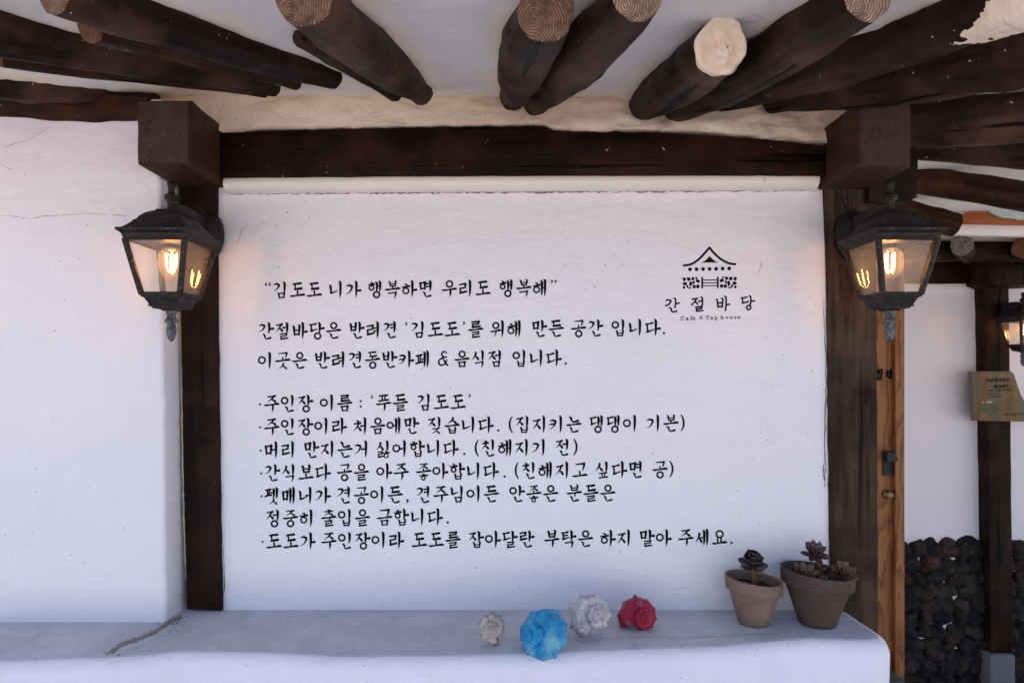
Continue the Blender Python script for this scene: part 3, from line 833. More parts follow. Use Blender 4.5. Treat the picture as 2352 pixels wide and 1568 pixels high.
for p in cp:
    q = p + Vector((0, rnd.uniform(-1.2, 1.2)))
    cur = (bm.verts.new(on_ledge(q.x, q.y - .28)), bm.verts.new(on_ledge(q.x, q.y + .28)))
    if prev: bm.faces.new((prev[0], prev[1], cur[1], cur[0]))
    prev = cur
for f in bm.faces:
    f.normal_update()
    if f.normal.z < 0: f.normal_flip()
link('crack', bm, M['crack'], ledge, False)
bm = bmesh.new()
for _ in range(230):
    x, y, r = rnd.uniform(10, 1950), rnd.uniform(1410, 1495), rnd.choice((.4, .5, .6, .8, 1.2))
    if x < 390 and y < 1442: continue
    bm.faces.new([bm.verts.new(on_ledge(x + r * 1.5 * math.cos(a), y + r * .7 * math.sin(a))) for a in (0, 1.2, 2.4, 3.7, 5.0)])
for f in bm.faces:
    f.normal_update()
    if f.normal.z < 0: f.normal_flip()
link('grit', bm, M['crack'], ledge, False)['kind'] = 'stuff'

# ------------------------------------------------------------ posts, beam, moulding, bracket blocks
def timber(name, corners_px, Y0, Y1, m, label, cat, bev=0.003, step=40, wob=1.0, seed=0, top_flat=False):
    bm = bmesh.new()
    slab(bm, corners_px, Y0, Y1, wob=wob, step=step, seed=seed)
    fr = [e for e in bm.edges if all(abs(v.co.y - Y0) < 1e-5 for v in e.verts)]
    bevel_all(bm, bev, 2, fr)
    o = sharp(link(name, bm, m), 40)
    tag(o, label, cat)
    return o
timber('wood_post', [(411, 400), (497, 400), (498, 700), (503, 1100), (508, 1402), (428, 1399), (421, 1100), (414, 700)], 1.638, 1.72, M['post'], 'dark brown square post left of the lettering below the lantern', 'post', seed=31)
bm = bmesh.new()
ribbon(bm, [(413.5, 700), (419, 1000), (424, 1250), (428, 1330)], 2.6, 1.6375, lift=0.0012, seed=33, n=40, jag=.5)
link('paint_edge', bm, M['oldedge'], bpy.data.objects['wood_post'], False)
timber('wood_post', [(1893, 400), (2012, 400), (2014, 700), (2017, 1100), (2018, 1460), (1914, 1460), (1908, 1100), (1902, 700)], 1.640, 1.72, M['oldpost'], 'weathered brown post right of the lettering between wall and door', 'post', seed=32)
beam = timber('wood_beam', [(440, 300), (520, 300), (700, 296), (1000, 290), (1255, 287), (1500, 300), (1760, 318), (1890, 334), (1960, 334), (1960, 404), (1500, 403), (1000, 403), (520, 407), (440, 409)], 1.612, 1.74, M['beam'], 'long dark brown beam across the top of the lettered wall', 'beam', seed=35, bev=0.006)
bm = bmesh.new()
prof = [(1.655, .0), (1.632, .0), (1.623, .0035), (1.617, .010), (1.615, .0185), (1.617, .027), (1.623, .0335), (1.632, .037), (1.655, .037)]
ends = []
for x, yb in ((518, 441), (860, 438), (1200, 436), (1540, 434), (1877, 432.5)):
    p = P(x, yb, 1.63)
    ends.append([bm.verts.new((p.x, Yp, p.z + dz)) for Yp, dz in prof])
for A, B in zip(ends, ends[1:]):
    for k in range(len(prof)): bm.faces.new((A[k], A[(k+1) % len(prof)], B[(k+1) % len(prof)], B[k]))
bm.faces.new(ends[0]); bm.faces.new(list(reversed(ends[-1])))
bmesh.ops.recalc_face_normals(bm, faces=bm.faces[:])
moulding = sharp(link('trim_moulding', bm, M['pvc']), 50)
tag(moulding, 'cream rounded trim strip under the long beam above the lettering', 'trim')
bm = bmesh.new()
ribbon(bm, [(522, 446.5), (700, 445), (900, 443.5), (1100, 442.5), (1350, 441), (1600, 440), (1870, 439)], 2.4, W, lift=0.0007, seed=41, n=30, jag=.9)
link('caulk_gap', bm, M['crack'], moulding, False)
bm = bmesh.new()
ribbon(bm, [(1757, 405), (1757, 421)], 2.2, 1.6145, seed=43, n=6, jag=.3)
link('stain', bm, M['oldedge'], moulding, False)

def block(x0, x1, ztop, zbot, label, cham):
    """bracket end standing out from the wall; front face carries the end grain"""
    bm = bmesh.new()
    v, fs = add_box(bm, (x0, 1.464, zbot), (x1, 1.70, ztop))
    e = [e for e in bm.edges if all(abs(q.co.y - 1.464) < 1e-5 for q in e.verts) or (abs(e.verts[0].co.y - e.verts[1].co.y) > .1 and max(q.co.z for q in e.verts) < zbot + .01)]
    bevel_all(bm, 0.005, 2, e)
    bmesh.ops.subdivide_edges(bm, edges=[e for e in bm.edges if e.calc_length() > 0.05], cuts=5, use_grid_fill=True)
    for q in bm.verts:
        q.co += Vector((1, 1, 1)) * 0.0012 * mn.noise(q.co * 31)
    o = sharp(link('bracket_block', bm, M['block']), 40)
    tag(o, label, 'beam end')
    bm = bmesh.new()
    w, h = x1 - x0 - .009, ztop - zbot - .009
    nx = 14
    g = [[bm.verts.new((-w/2 + w*i/nx, -h/2 + h*j/nx, -0.0005 * abs(mn.noise(Vector((i*.7, j*.7, 1)))))) for i in range(nx+1)] for j in range(nx+1)]
    for j in range(nx):
        for i in range(nx): bm.faces.new((g[j][i], g[j][i+1], g[j+1][i+1], g[j+1][i]))
    c = link('cut_end', bm, M['endblock'])
    c.matrix_world = Matrix.Translation(((x0+x1)/2, 1.4622, (ztop+zbot)/2)) @ Matrix.Rotation(R(90), 4, 'X')
    c.parent = o
    return o
block(-.8045, -.690, 2.175, 2.036, 'square dark brown beam end jutting above the left lantern', 'l')
block(.7415, .857, 2.170, 2.030, 'square dark brown beam end jutting above the lantern beside the door', 'r')
timber('wood_beam', [(1995, 296), (2109, 296), (2109, 452), (2086, 464), (1995, 464)], 1.622, 1.76, M['post'], 'short dark upright timber behind the beam end above the right lantern', 'beam', seed=37)

# cream plaster packed between beam and ceiling
bot = [(236, 214), (318, 222), (452, 268), (512, 306), (600, 298), (760, 295), (1000, 290), (1200, 288), (1250, 288), (1270, 297), (1330, 302), (1500, 302), (1620, 305), (1700, 313), (1790, 322), (1880, 330), (1925, 326), (1985, 300), (2096, 275)]
top = [(236, 188), (318, 190), (452, 186), (512, 176), (600, 170), (760, 158), (1000, 190), (1200, 205), (1250, 205), (1270, 203), (1330, 200), (1500, 208), (1620, 205), (1700, 205), (1790, 205), (1880, 205), (1925, 205), (1985, 205), (2096, 205)]
def interp(tab, x):
    for (a, b), (c, d) in zip(tab, tab[1:]):
        if x <= c: return b + (d - b) * (x - a) / (c - a)
    return tab[-1][1]
bm = bmesh.new(); rows = 14; prev = None
for i in range(0, 311):
    x = 236 + 6 * i
    yb, yt = interp(bot, x), interp(top, x)
    yb += 2.2 * mn.noise(Vector((x * .03, 0, 0))) + 1.6 * mn.noise(Vector((x * .13, 5, 0)))
    col = []
    for j in range(rows + 1):
        t = j / rows; y = yb + (yt - yb) * t
        Y = 1.6075 + 0.075 * t ** 1.3 + (0.010 * mn.noise(Vector((x * .016, y * .03, 2))) + 0.006 * mn.noise(Vector((x * .045, y * .07, 7))) + 0.002 * mn.noise(Vector((x * .16, y * .2, 5)))) * min(1, t * 4 + .25) * (1.2 if x > 1255 or x < 520 else .7)
        col.append(bm.verts.new(P(x, y, Y)))
    Yb = col[0].co.y
    col.insert(0, bm.verts.new(col[0].co + Vector((0, 0.02, 0.0))))
    if prev:
        for j in range(len(col) - 1): bm.faces.new((prev[j], prev[j+1], col[j+1], col[j]))
    prev = col
for f in bm.faces:
    f.normal_update()
    if f.normal.y > 0: f.normal_flip()
fillet = link('plaster_infill', bm, M['cream'])
tag(fillet, 'rough cream plaster packed between the long beam and the ceiling', 'plaster')
bm = bmesh.new()
link_ok = False
ribbon(bm, [(1246, 228), (1250, 250), (1244, 268), (1252, 288)], 2.4, 1.607, lift=0.02, seed=50)
bm.free()

# ------------------------------------------------------------ round rafters
LOGS = []
def log(label, base, end, rb, re, m='log', endmat=None, name='roof_rafter', cat='rafter', group='round rafters under the eave', seed=0, ext=0.05, Yb=None, Ye=None, bend=0.0025, cap_base=False, rmid=None):
    """base and end are survey pixels of the log's axis, radii in pixels there"""
    def depth(x, y, r, kk=0.30):
        Y = 0.3834 / ((HY - y) / F - CS)
        return (0.3834 - kk * r * Y / F) / ((HY - y) / F - CS)
    Yb = Yb or min(1.64, depth(*base, rb, 0.75)); Ye = Ye or depth(*end, re, 0.95 if endmat else 0.6)
    A, B = P(*base, Yb), P(*end, Ye)
    ra, r2 = rb * Yb / F, re * Ye / F
    d = (B - A).normalized(); A0 = A - d * ext
    Lg = (B - A0).length
    rm = rmid if rmid is None else rmid * (Yb + Ye) / 2 / F
    seg, n = 56, 46; lr = random.Random(seed * 13 + 1); knots = [(lr.uniform(0, 6.28), lr.uniform(.15, .9) * Lg, lr.uniform(.05, .10)) for _ in range(4)]; gr = [(lr.uniform(0, 6.28), lr.uniform(.05, .1), lr.uniform(.3, .55), lr.uniform(.6, 1.0)) for _ in range(5)]
    bm = bmesh.new(); rings = []
    for i in range(n + 1):
        t = i / n; z = Lg * t
        s = max(0.0, (z - ext) / (Lg - ext)) if Lg > ext else t
        r = ra + (r2 - ra) * (s ** 0.62)
        if rm: r += (rm - (ra + (r2 - ra) * .5 ** .62)) * math.sin(math.pi * s)
        bx = bend * math.sin(math.pi * t) * (1 if seed % 2 else -1) + 0.003 * mn.noise(Vector((z * 6, seed * 3.1, 0)))
        by = 0.004 * mn.noise(Vector((z * 4, seed * 5.3, 9)))
        ring = []
        for k in range(seg):
            a = 2 * math.pi * k / seg
            q = Vector((math.cos(a), math.sin(a), z * 5))
            rr = r * (1 + 0.11 * mn.noise(Vector((q.x * 1.3, q.y * 1.3, z * 7)) + Vector((seed * 7.7, 0, 0))) + 0.05 * mn.noise(Vector((q.x * 3, q.y * 3, z * 16)) + Vector((0, seed, 0))) + 0.025 * mn.noise(Vector((q.x * 9, q.y * 9, z * 12))))
            for ka, kz, kh in knots:
                dk = (a - ka + math.pi) % (2 * math.pi) - math.pi
                rr += r * kh * math.exp(-(dk / .32) ** 2 - ((z - kz) / .022) ** 2)
            for ga, gd, g0, g1 in gr:
                if g0 < t < g1:
                    dk = (a - ga - .35 * mn.noise(Vector((z * 5, ga, 0))) + math.pi) % (2 * math.pi) - math.pi
                    rr -= r * gd * math.exp(-(dk / .075) ** 2) * min(1, (t - g0) * 12, (g1 - t) * 12)
            ring.append(bm.verts.new((bx + rr * math.cos(a), by + rr * math.sin(a), z)))
        rings.append(ring)
    for U, V_ in zip(rings, rings[1:]):
        for k in range(seg): bm.faces.new((U[k], U[(k+1) % seg], V_[(k+1) % seg], V_[k]))
    bm.faces.new(list(reversed(rings[0])))
    lipc = [v.co.copy() for v in rings[-1]]
    if not endmat: bm.faces.new(rings[-1])
    o = sharp(link(name, bm, M[m]), 50)
    q = d.to_track_quat('Z', 'Y')
    o.matrix_world = Matrix.Translation(A0) @ q.to_matrix().to_4x4()
    tag(o, label, cat, group)
    LOGS.append((A0, B, ra, r2))
    if endmat:
        bm = bmesh.new()
        c = sum(lipc, Vector()) / len(lipc)
        prevr = [bm.verts.new(p + Vector((0, 0, -0.0008))) for p in lipc]
        for f, dz in ((0.985, .003), (.92, .0045), (.78, .005), (.6, .0045), (.4, .005), (.2, .004)):
            cur = []
            for k, p in enumerate(lipc):
                w = c + (p - c) * f
                if endmat == 'cream':
                    w = c + (p - c) * (f * 1.05 + .05 * mn.noise((p - c) * 45))
                    dz += .004 * mn.noise(w * 38) + .002 * mn.noise(w * 110)
                cur.append(bm.verts.new(w + Vector((0, 0, dz + 0.0016 * mn.noise(w * 90)))))
            for k in range(seg): bm.faces.new((prevr[k], prevr[(k+1) % seg], cur[(k+1) % seg], cur[k]))
            prevr = cur
        bm.faces.new(prevr)
        # origin of the end on the log's axis so that its rings centre there
        me = link('cut_end', bm, M[endmat], o)
        for v in me.data.vertices: v.co -= c
        me.location = c
    return o

log('dark rafter with a blunt inner end resting on the left wall head', (246, 208), (-200, 168), 34, 44, seed=1, ext=0.0, Yb=1.585, Ye=1.40)
log('thick dark rafter tapering above the left lantern at the frame edge', (586, 190), (-160, 34), 22, 64, seed=2)
log('thin brown rafter wedged under the thick one at the far left', (560, 203), (2, 128), 14, 26, 'brownlog', 'endbrown', seed=3)
log('long dark rafter with a rough cut end near the top left corner', (726, 164), (124, -26), 28, 56, 'log', 'endtan', seed=4, rmid=46)
log('short brown rafter with a smooth orange cut end left of the beam end', (640, 180), (212, 60), 20, 40, 'brownlog', 'endbrown', seed=5)
log('dark rafter with a rough cut end left of the plain ceiling gap', (955, 202), (697, -8), 28, 68, 'log', 'endtan', seed=6, rmid=56)
log('thin jagged rafter tucked under the left side of the next log', (884, 196), (698, 84), 24, 28, seed=7)
log('dark rafter with clear growth rings on its cut end at top centre', (1180, 212), (1252, 22), 31, 66, 'log', 'endtan', seed=8, rmid=60)
log('dark rafter with a pale cut end leaning right beside the ringed one', (1240, 224), (1464, -14), 30, 58, 'log', 'endpale', seed=9, rmid=62)
r6 = log('dark rafter whose end is capped with lumpy cream plaster', (1478, 246), (1655, 112), 32, 60, 'log', 'cream', seed=10, rmid=56)
log('long dark rafter with a pale ringed cut end at the top right', (1546, 258), (1998, -6), 24, 58, 'log', 'endpale', seed=11, rmid=58)
r8 = log('long dark rafter with plaster smeared on it toward the right corner', (1660, 233), (2420, -28), 22, 68, seed=12, rmid=56)
log('lowest dark rafter above the right beam end', (1812, 226), (2480, 92), 28, 80, seed=13, rmid=64)
# plaster cap and smear on two of them
def lumps(name, c, ax, rx, rz, dep, parent, seed):
    bm = bmesh.new()
    bmesh.ops.create_uvsphere(bm, u_segments=28, v_segments=16, radius=1)
    q = ax.normalized().to_track_quat('Y', 'Z').to_matrix()
    for v in bm.verts:
        n = 1 + .10 * mn.noise(v.co * 1.7 + Vector((seed, 0, 0))) + .05 * mn.noise(v.co * 5)
        p = Vector((math.copysign(abs(v.co.x) ** .8, v.co.x) * rx, math.copysign(abs(v.co.y) ** .45, v.co.y) * dep, math.copysign(abs(v.co.z) ** .8, v.co.z) * rz)) * n
        v.co = c + q @ p
    o = link(name, bm, M['cream'])
    o.parent = parent; o.matrix_parent_inverse = parent.matrix_world.inverted()
    return o
bpy.context.view_layer.update()
def smear(o, poly, name):
    """skin of plaster sticking to a log inside an outline"""
    def inside(x, y):
        k = False
        for (a, b), (c, d) in zip(poly, poly[1:] + poly[:1]):
            if (b > y) != (d > y) and x < (c - a) * (y - b) / (d - b) + a: k = not k
        return k
    bm = bmesh.new(); bm.from_mesh(o.data)
    mw = o.matrix_world; kill = []
    xlo = min(p[0] for p in poly) - 90
    bmesh.ops.delete(bm, geom=[f for f in bm.faces if (lambda w: CX + w.x * F / w.y < xlo or len(f.verts) > 4)(mw @ f.calc_center_median())], context='FACES')
    bmesh.ops.subdivide_edges(bm, edges=bm.edges[:], cuts=7, use_grid_fill=True)
    for f in bm.faces:
        w = mw @ f.calc_center_median()
        x, y = CX + w.x * F / w.y, HY - (w.z - EYE) * F / w.y
        n = mn.noise(w * 60) * 14 + mn.noise(w * 160) * 8
        if not inside(x + n, y + n * .6): kill.append(f)
    bmesh.ops.delete(bm, geom=kill, context='FACES')
    bm.normal_update()
    for v in bm.verts: v.co += v.normal * (0.0022 + .0014 * mn.noise(v.co * 70))
    return link(name, bm, M['cream'], o)
smear(r8, [(2190, 104), (2235, 62), (2262, 24), (2285, -60), (2600, -120), (2600, 60), (2352, 72), (2262, 92)], 'plaster_smear')

# round purlins either side of the beam ends
log('brown round purlin above the left side wall', (340, 260), (-220, 232), 43, 48, 'brownlog', name='purlin', cat='purlin', group='purlins over the walls', seed=14, ext=.02, Yb=1.60, Ye=1.59, bend=.003)
log('heavy dark purlin running right from the beam end over the door', (2060, 288), (2520, 258), 56, 58, name='purlin', cat='purlin', group='purlins over the walls', seed=15, ext=.02, Yb=1.60, Ye=1.52, bend=.003)

# soffit: trowelled up to and around the logs, which sit in it
bm = bmesh.new()
xs = [-2.0 + 0.0125 * i for i in range(297)]; ys = [0.84 + 0.02 * j for j in range(48)]
pl = bm.loops.layers.float_color.new('patch')
EAVE = [(a, b, r0, r1) for a, b, r0, r1 in LOGS if b.y < 1.7]
def near_log(x, y):
    best = 9.0
    for a, b, r0, r1 in EAVE:
        dx, dy = b.x - a.x, b.y - a.y
        t = max(0.0, min(1.0, ((x - a.x) * dx + (y - a.y) * dy) / (dx * dx + dy * dy)))
        d = math.hypot(x - a.x - t * dx, y - a.y - t * dy) - (r0 + (r1 - r0) * t ** .62)
        if t > .72: d += (t - .72) * .16        # the free outer ends hang clear
        best = min(best, d)
    return best
pv = {}
def soffit_vert(x, y):
    d = near_log(x, y) + 0.006 * mn.noise(Vector((x * 30, y * 30, 3))) + .008 * mn.noise(Vector((x * 11, y * 11, 8)))
    f = math.exp(-(max(0.0, d) / 0.020) ** 2)
    z = ceil_z(y) + 0.006 * mn.noise(Vector((x * 3.1, y * 3.3, 1.7))) + 0.003 * mn.noise(Vector((x * 11, y * 9, 4.1))) - 0.011 * f + 0.004 * f * mn.noise(Vector((x * 40, y * 40, 6)))
    v = bm.verts.new((x, y, z))
    pv[v] = max(0.0, min(1.0, (0.042 - d) / 0.030)) * max(0.0, min(1.0, .55 + 1.4 * mn.noise(Vector((x * 8, y * 8, 2)))))
    return v
g = [[soffit_vert(x, y) for x in xs] for y in ys]
for j in range(len(ys)-1):
    for i in range(len(xs)-1):
        f = bm.faces.new((g[j][i], g[j+1][i], g[j+1][i+1], g[j][i+1]))
        for lp in f.loops:
            k = pv[lp.vert]; lp[pl] = (k, k, k, 1)
o = link('soffit', bm, M['ceiling']); o.parent = roof; o.matrix_parent_inverse = Matrix.Translation(-roof.location)

# ------------------------------------------------------------ lanterns
def make_lantern():
    root = empty('wall_lantern')
    hw, hd = 0.0735, 0.082
    bm = bmesh.new()
    rect_loft(bm, [(-.005, 1.0), (-.001, 1.015), (.001, 1.0), (.003, .90), (.009, .82), (.017, .73), (.023, .69), (.0235, .665), (.025, .645), (.033, .585), (.041, .49), (.047, .38), (.050, .30), (.053, .29), (.054, .0001)], hw, hd)
    rect_loft(bm, [(-.022, .86), (-.018, .88), (-.010, .91), (-.0052, .985)], hw, hd)
    link('roof_cap', bm, M['metal'], root, False)
    bm = bmesh.new()
    top = [Vector((sx*hw*.845, sy*hd*.845, -.020)) for sx, sy in ((-1,-1),(1,-1),(1,1),(-1,1))]
    botv = [Vector((sx*hw*.55, sy*hd*.55, -.136)) for sx, sy in ((-1,-1),(1,-1),(1,1),(-1,1))]
    for a, b in zip(top, botv): bar(bm, a, b, .010)
    for k in range(4):
        bar(bm, top[k] + Vector((0,0,-.001)), top[(k+1)%4] + Vector((0,0,-.001)), .007, .007)
        bar(bm, botv[k], botv[(k+1)%4], .008, .008)
    bevel_all(bm, .0012, 1)
    link('frame', bm, M['metal'], root, False)
    for k in range(4):
        bm = bmesh.new()
        ins = 0.94
        q = [top[k]*1, top[(k+1)%4]*1, botv[(k+1)%4]*1, botv[k]*1]
        vs = [bm.verts.new((p.x*ins, p.y*ins, p.z)) for p in q]
        f = bm.faces.new(vs)
        link('glass_pane', bm, M['pane'], root, False)
    bm = bmesh.new()
    rect_loft(bm, [(-.1345, .60), (-.139, .60), (-.1395, .56), (-.143, .56), (-.1435, .51), (-.152, .45), (-.158, .415), (-.1585, .43), (-.162, .43), (-.1625, .37), (-.166, .36), (-.1665, .22), (-.170, .18)], hw, hd)
    bmesh.ops.recalc_face_normals(bm, faces=bm.faces[:])
    link('base_tray', bm, M['metal'], root, False)
    bm = bmesh.new()
    lathe(bm, [(.015, .052), (.015, .055), (.010, .057), (.0085, .062), (.0085, .070), (.011, .077), (.0145, .079), (.0145, .082), (.011, .083), (.0145, .085), (.0135, .0885), (.008, .091), (.006, .097), (.0075, .106), (.009, .112), (.008, .117), (.004, .120), (.0005, .121)], 20)
    link('finial', bm, M['metal'], root)
    bm = bmesh.new()
    lathe(bm, [(.0125, -.168), (.0125, -.172), (.010, -.175), (.009, -.182), (.0105, -.188), (.014, -.191), (.0145, -.194), (.010, -.197), (.0075, -.199), (.0095, -.204), (.0105, -.214), (.0095, -.224), (.006, -.233), (.002, -.238), (.0003, -.239)][::-1], 20)
    link('drop_finial', bm, M['patina'], root)
    # arm from the cap back to the wall plate
    bm = bmesh.new()
    pts = [Vector((0, .0, .064)), Vector((0, .03, .067)), Vector((0, .06, .066)), Vector((0, .09, .060)), Vector((0, .12, .052)), Vector((0, .150, .045))]
    sec = [(.009, .008), (.012, .010), (.013, .014), (.014, .020), (.016, .027), (.02, .036)]
    rg = []
    for p, (a, h) in zip(pts, sec):
        rg.append([bm.verts.new(p + Vector((i * a, 0, j * h))) for i, j in ((-1,-.7),(-.6,-1),(.6,-1),(1,-.7),(1,.6),(0,1.05),(-1,.6))])
    for A, B in zip(rg, rg[1:]):
        for k in range(7): bm.faces.new((A[k], A[(k+1)%7], B[(k+1)%7], B[k]))
    bm.faces.new(list(reversed(rg[0]))); bm.faces.new(rg[-1])
    bmesh.ops.recalc_face_normals(bm, faces=bm.faces[:])
    link('arm', bm, M['metal'], root, False)
    # shield-shaped wall plate, three stepped tiers
    bm = bmesh.new()
    shape = [(0, .066), (.012, .056), (.026, .052), (.036, .044), (.043, .028), (.046, .006), (.044, -.018), (.036, -.04), (.022, -.056), (.010, -.064), (0, -.066)]
    shape = shape + [(-x, z) for x, z in reversed(shape[1:-1])]
    tiers = [(.164, 1.0), (.150, 1.0), (.147, .90), (.142, .88), (.139, .76), (.133, .72), (.128, .5)]
    rg = [[bm.verts.new((x * s, y, z * s + .03)) for x, z in shape] for y, s in tiers]
    m = len(shape)
    for A, B in zip(rg, rg[1:]):
        for k in range(m): bm.faces.new((A[k], A[(k+1)%m], B[(k+1)%m], B[k]))
    bm.faces.new(rg[-1]); bm.faces.new(list(reversed(rg[0])))
    bmesh.ops.recalc_face_normals(bm, faces=bm.faces[:])
    link('wall_plate', bm, M['metal'], root, False)
    # hanging filament bulb
    bm = bmesh.new()
    prof = [(.011, -.022), (.013, -.030), (.022, -.037), (.0255, -.046), (.0265, -.060), (.0265, -.072), (.0245, -.082), (.019, -.0905), (.010, -.096), (.0004, -.098)]
    lathe(bm, prof[::-1], 24, cap=False)
    bulb = link('bulb', bm, M['bulb'], root)
    bm = bmesh.new()
    lathe(bm, [(.012, -.032), (.014, -.028), (.014, -.012), (.010, -.004)], 18)
    link('socket', bm, M['blackiron'], root)
    bm = bmesh.new()
    for k in range(4):
        a = 2 * math.pi * k / 4 + .55
        tube(bm, [Vector((.0105*math.cos(a), .0105*math.sin(a), -.041)), Vector((.0085*math.cos(a), .0085*math.sin(a), -.073))], .0013, 8)
        tube(bm, [Vector((.0085*math.cos(a), .0085*math.sin(a), -.0735)), Vector((.003*math.cos(a), .003*math.sin(a), -.084))], .0004, 6)
    link('filament', bm, M['filament'], bulb)
    return root
LG = 'lit lanterns on the wall posts'
lan = make_lantern()
lan.scale = (1, 1, .965)
lan.location = (-.736, 1.475, 1.888)
tag(lan, 'lit black lantern on the dark post left of the lettering', 'lantern', LG)
l2 = copy_tree(lan); l2.location = (.8165, 1.475, 1.888)
l2['label'] = 'lit black lantern with frosted speckles on its cap beside the wooden door'
l3 = copy_tree(lan); l3.location = ((2350 - CX) * 3.2 / F, 3.2, EYE + 118 * 3.2 / F)
l3['label'] = 'smaller looking lit lantern on the far post above the painted board'

# cable behind the right lantern
bm = bmesh.new()
pts = [P(x, y, Y) for x, y, Y in ((1882, 424, 1.645), (1905, 424, 1.632), (1925, 436, 1.628), (1938, 455, 1.628), (1942, 480, 1.632))]
tube(bm, pts, .0028, 8)
tag(link('cable', bm, M['blackiron']), 'thin black cable curving behind the lantern beside the door', 'cable')

# ------------------------------------------------------------ pots and succulents
def pot(label, c, rr, rb, h, band, m, tilt, notch=None):
    root = empty('flower_pot', (c[0], c[1], LZ))
    tag(root, label, 'flower pot', 'clay pots on the ledge')
    bm = bmesh.new()
    tb = rr * .86
    prof = [(rb*.9, .0), (rb, .002), (rb*1.02, .005), (rb + (tb-rb)*.33, h*.24), (rb + (tb-rb)*.66, h*.47), (tb, h-band-.003), (tb*1.012, h-band-.001), (rr*.975, h-band+.0015), (rr*.985, h-band+.004), (rr, h-.004), (rr*.992, h-.0012), (rr*.965, h), (rr*.935, h-.001), (rr*.905, h-.006), (rr*.875, h*.82), (rr*.80, h*.73)]
    lathe(bm, prof, 48, cap=False)
    bm.faces.new([v for v in bm.verts[:48]][::-1])
    bm.verts.ensure_lookup_table()
    for v in bm.verts:
        k = max(0, v.co.z / h)
        n = mn.noise(v.co * 40)
        v.co.x += v.co.x * .012 * n; v.co.y += v.co.y * .012 * n
        v.co.z += -tilt * v.co.x * k
    link('pot_body', bm, m, root)
    bm = bmesh.new()
    n = 22; sr = rr * .87; sz = h * .80
    cc = bm.verts.new((0, 0, sz)); prev = None
    for j in range(1, 9):
        r = sr * j / 8
        cur = [bm.verts.new((r*math.cos(2*math.pi*k/n), r*math.sin(2*math.pi*k/n), sz + .004*mn.noise(Vector((j*.9, k*1.3, rr*9))) - tilt * .7 * r*math.cos(2*math.pi*k/n))) for k in range(n)]
        for k in range(n):
            if prev: bm.faces.new((prev[k], cur[k], cur[(k+1)%n], prev[(k+1)%n]))
            else: bm.faces.new((cc, cur[k], cur[(k+1)%n]))
        prev = cur
    link('soil', bm, M['soil'], root)
    return root
pa = on_ledge(1730, 1434); PA = ((1731-CX)*1.565/F, 1.565)
PB = ((1877-CX)*1.562/F, 1.562)
pot('small pale terracotta pot holding the dark single rosette', PA, .0635, .0345, .104, .030, M['clay'], .10)
pot('larger dark streaked terracotta pot holding several brown rosettes', PB, .0795, .040, .122, .033, M['darkclay'], .09)

def leaf(bm, length, width, thick, az, tilt0, curl, base=Vector((0,0,0)), rootr=0.0, tip=1.0, wide_at=.62):
    """fleshy leaf: starts at base, leans out at tilt0 (0 = flat, 90 = upright) and bends up by curl"""
    nl, ns = 9, 8; rings = []
    pos = Vector((rootr, 0, 0)); ang = tilt0
    ca, sa = math.cos(az), math.sin(az)
    for i in range(nl + 1):
        t = i / nl
        wv = width * max(.02, (math.sin(math.pi * min(1, t / (2*wide_at))) if t < wide_at else math.sqrt(max(0, 1 - ((t - wide_at) / (1 - wide_at)) ** (2 * tip)))) )
        wv = max(wv, width * .22) if t < .3 else max(wv, .0004)
        th = thick * (1 - .75 * t * t) * (1 if i < nl else .3)
        dirv = Vector((math.cos(ang), 0, math.sin(ang))); nv = Vector((-math.sin(ang), 0, math.cos(ang)))
        ring = []
        for k in range(ns):
            a = 2 * math.pi * k / ns
            cup = .35 * wv * (math.cos(a) ** 2)
            p = pos + Vector((0, math.cos(a) * wv, 0)) + nv * (math.sin(a) * th + cup)
            ring.append(bm.verts.new(base + Vector((p.x*ca - p.y*sa, p.x*sa + p.y*ca, p.z))))
        rings.append(ring)
        pos = pos + dirv * (length / nl); ang += curl / nl
    for A, B in zip(rings, rings[1:]):
        for k in range(ns): bm.faces.new((A[k], A[(k+1)%ns], B[(k+1)%ns], B[k]))
    bm.faces.new(list(reversed(rings[0]))); bm.faces.new(rings[-1])
def rosette(R0, layers, thick, seed, tip=1.0, wide=.62):
    """layers: (count, length, width, tilt deg, curl deg, height, root radius)"""
    rnd = random.Random(seed); bm = bmesh.new(); off = 0
    for cnt, ln, wd, tl, cu, hz, rr in layers:
        for k in range(cnt):
            az = off + 2*math.pi*k/cnt + rnd.uniform(-.15, .15)
            leaf(bm, R0*ln*rnd.uniform(.9, 1.08), R0*wd, thick, az, R(tl + rnd.uniform(-7, 7)), R(cu), Vector((0, 0, hz*R0)), rr*R0, tip, wide)
        off += 2.4
    return bm
def plant(name, label, cat, base, lean, mat_leaf, bm_leaf, stem_h=0.0, stem_r=.004, rot=(0,0,0), group=None):
    root = empty(name, base); tag(root, label, cat, group)
    tipv = Vector(lean)
    if stem_h:
        bm = bmesh.new()
        pts = [Vector((0,0,-.006)), tipv*.35 + Vector((.001,0,0)), tipv*.7, tipv]
        rings = tube(bm, [p for p in pts], [stem_r*1.15, stem_r*1.05, stem_r, stem_r*1.05], 12)
        link('stem', bm, M['stem'], root)
    o = link('rosette', bm_leaf, mat_leaf, root)
    o.location = tipv; o.rotation_euler = rot
    return root
SG = 'succulents in the clay pots'
aeo = rosette(.034, [(5, 1.0, .40, -12, 62, -.08, .10), (5, .95, .52, 18, 66, .0, .10), (5, 1.0, .56, 44, 52, .06, .10), (4, 1.02, .58, 56, 44, .08, .08), (3, .8, .44, 74, 16, .10, .05)], .0013, 3, 1.0, .66)
plant('succulent', 'dark maroon cupped rosette on a bare tan stem in the small pot', 'succulent', (PA[0] - .002, PA[1] - .012, LZ + .080), (-.003, .004, .053), M['aeonium'], aeo, 1, .0062, (R(14), R(3), 0), SG)
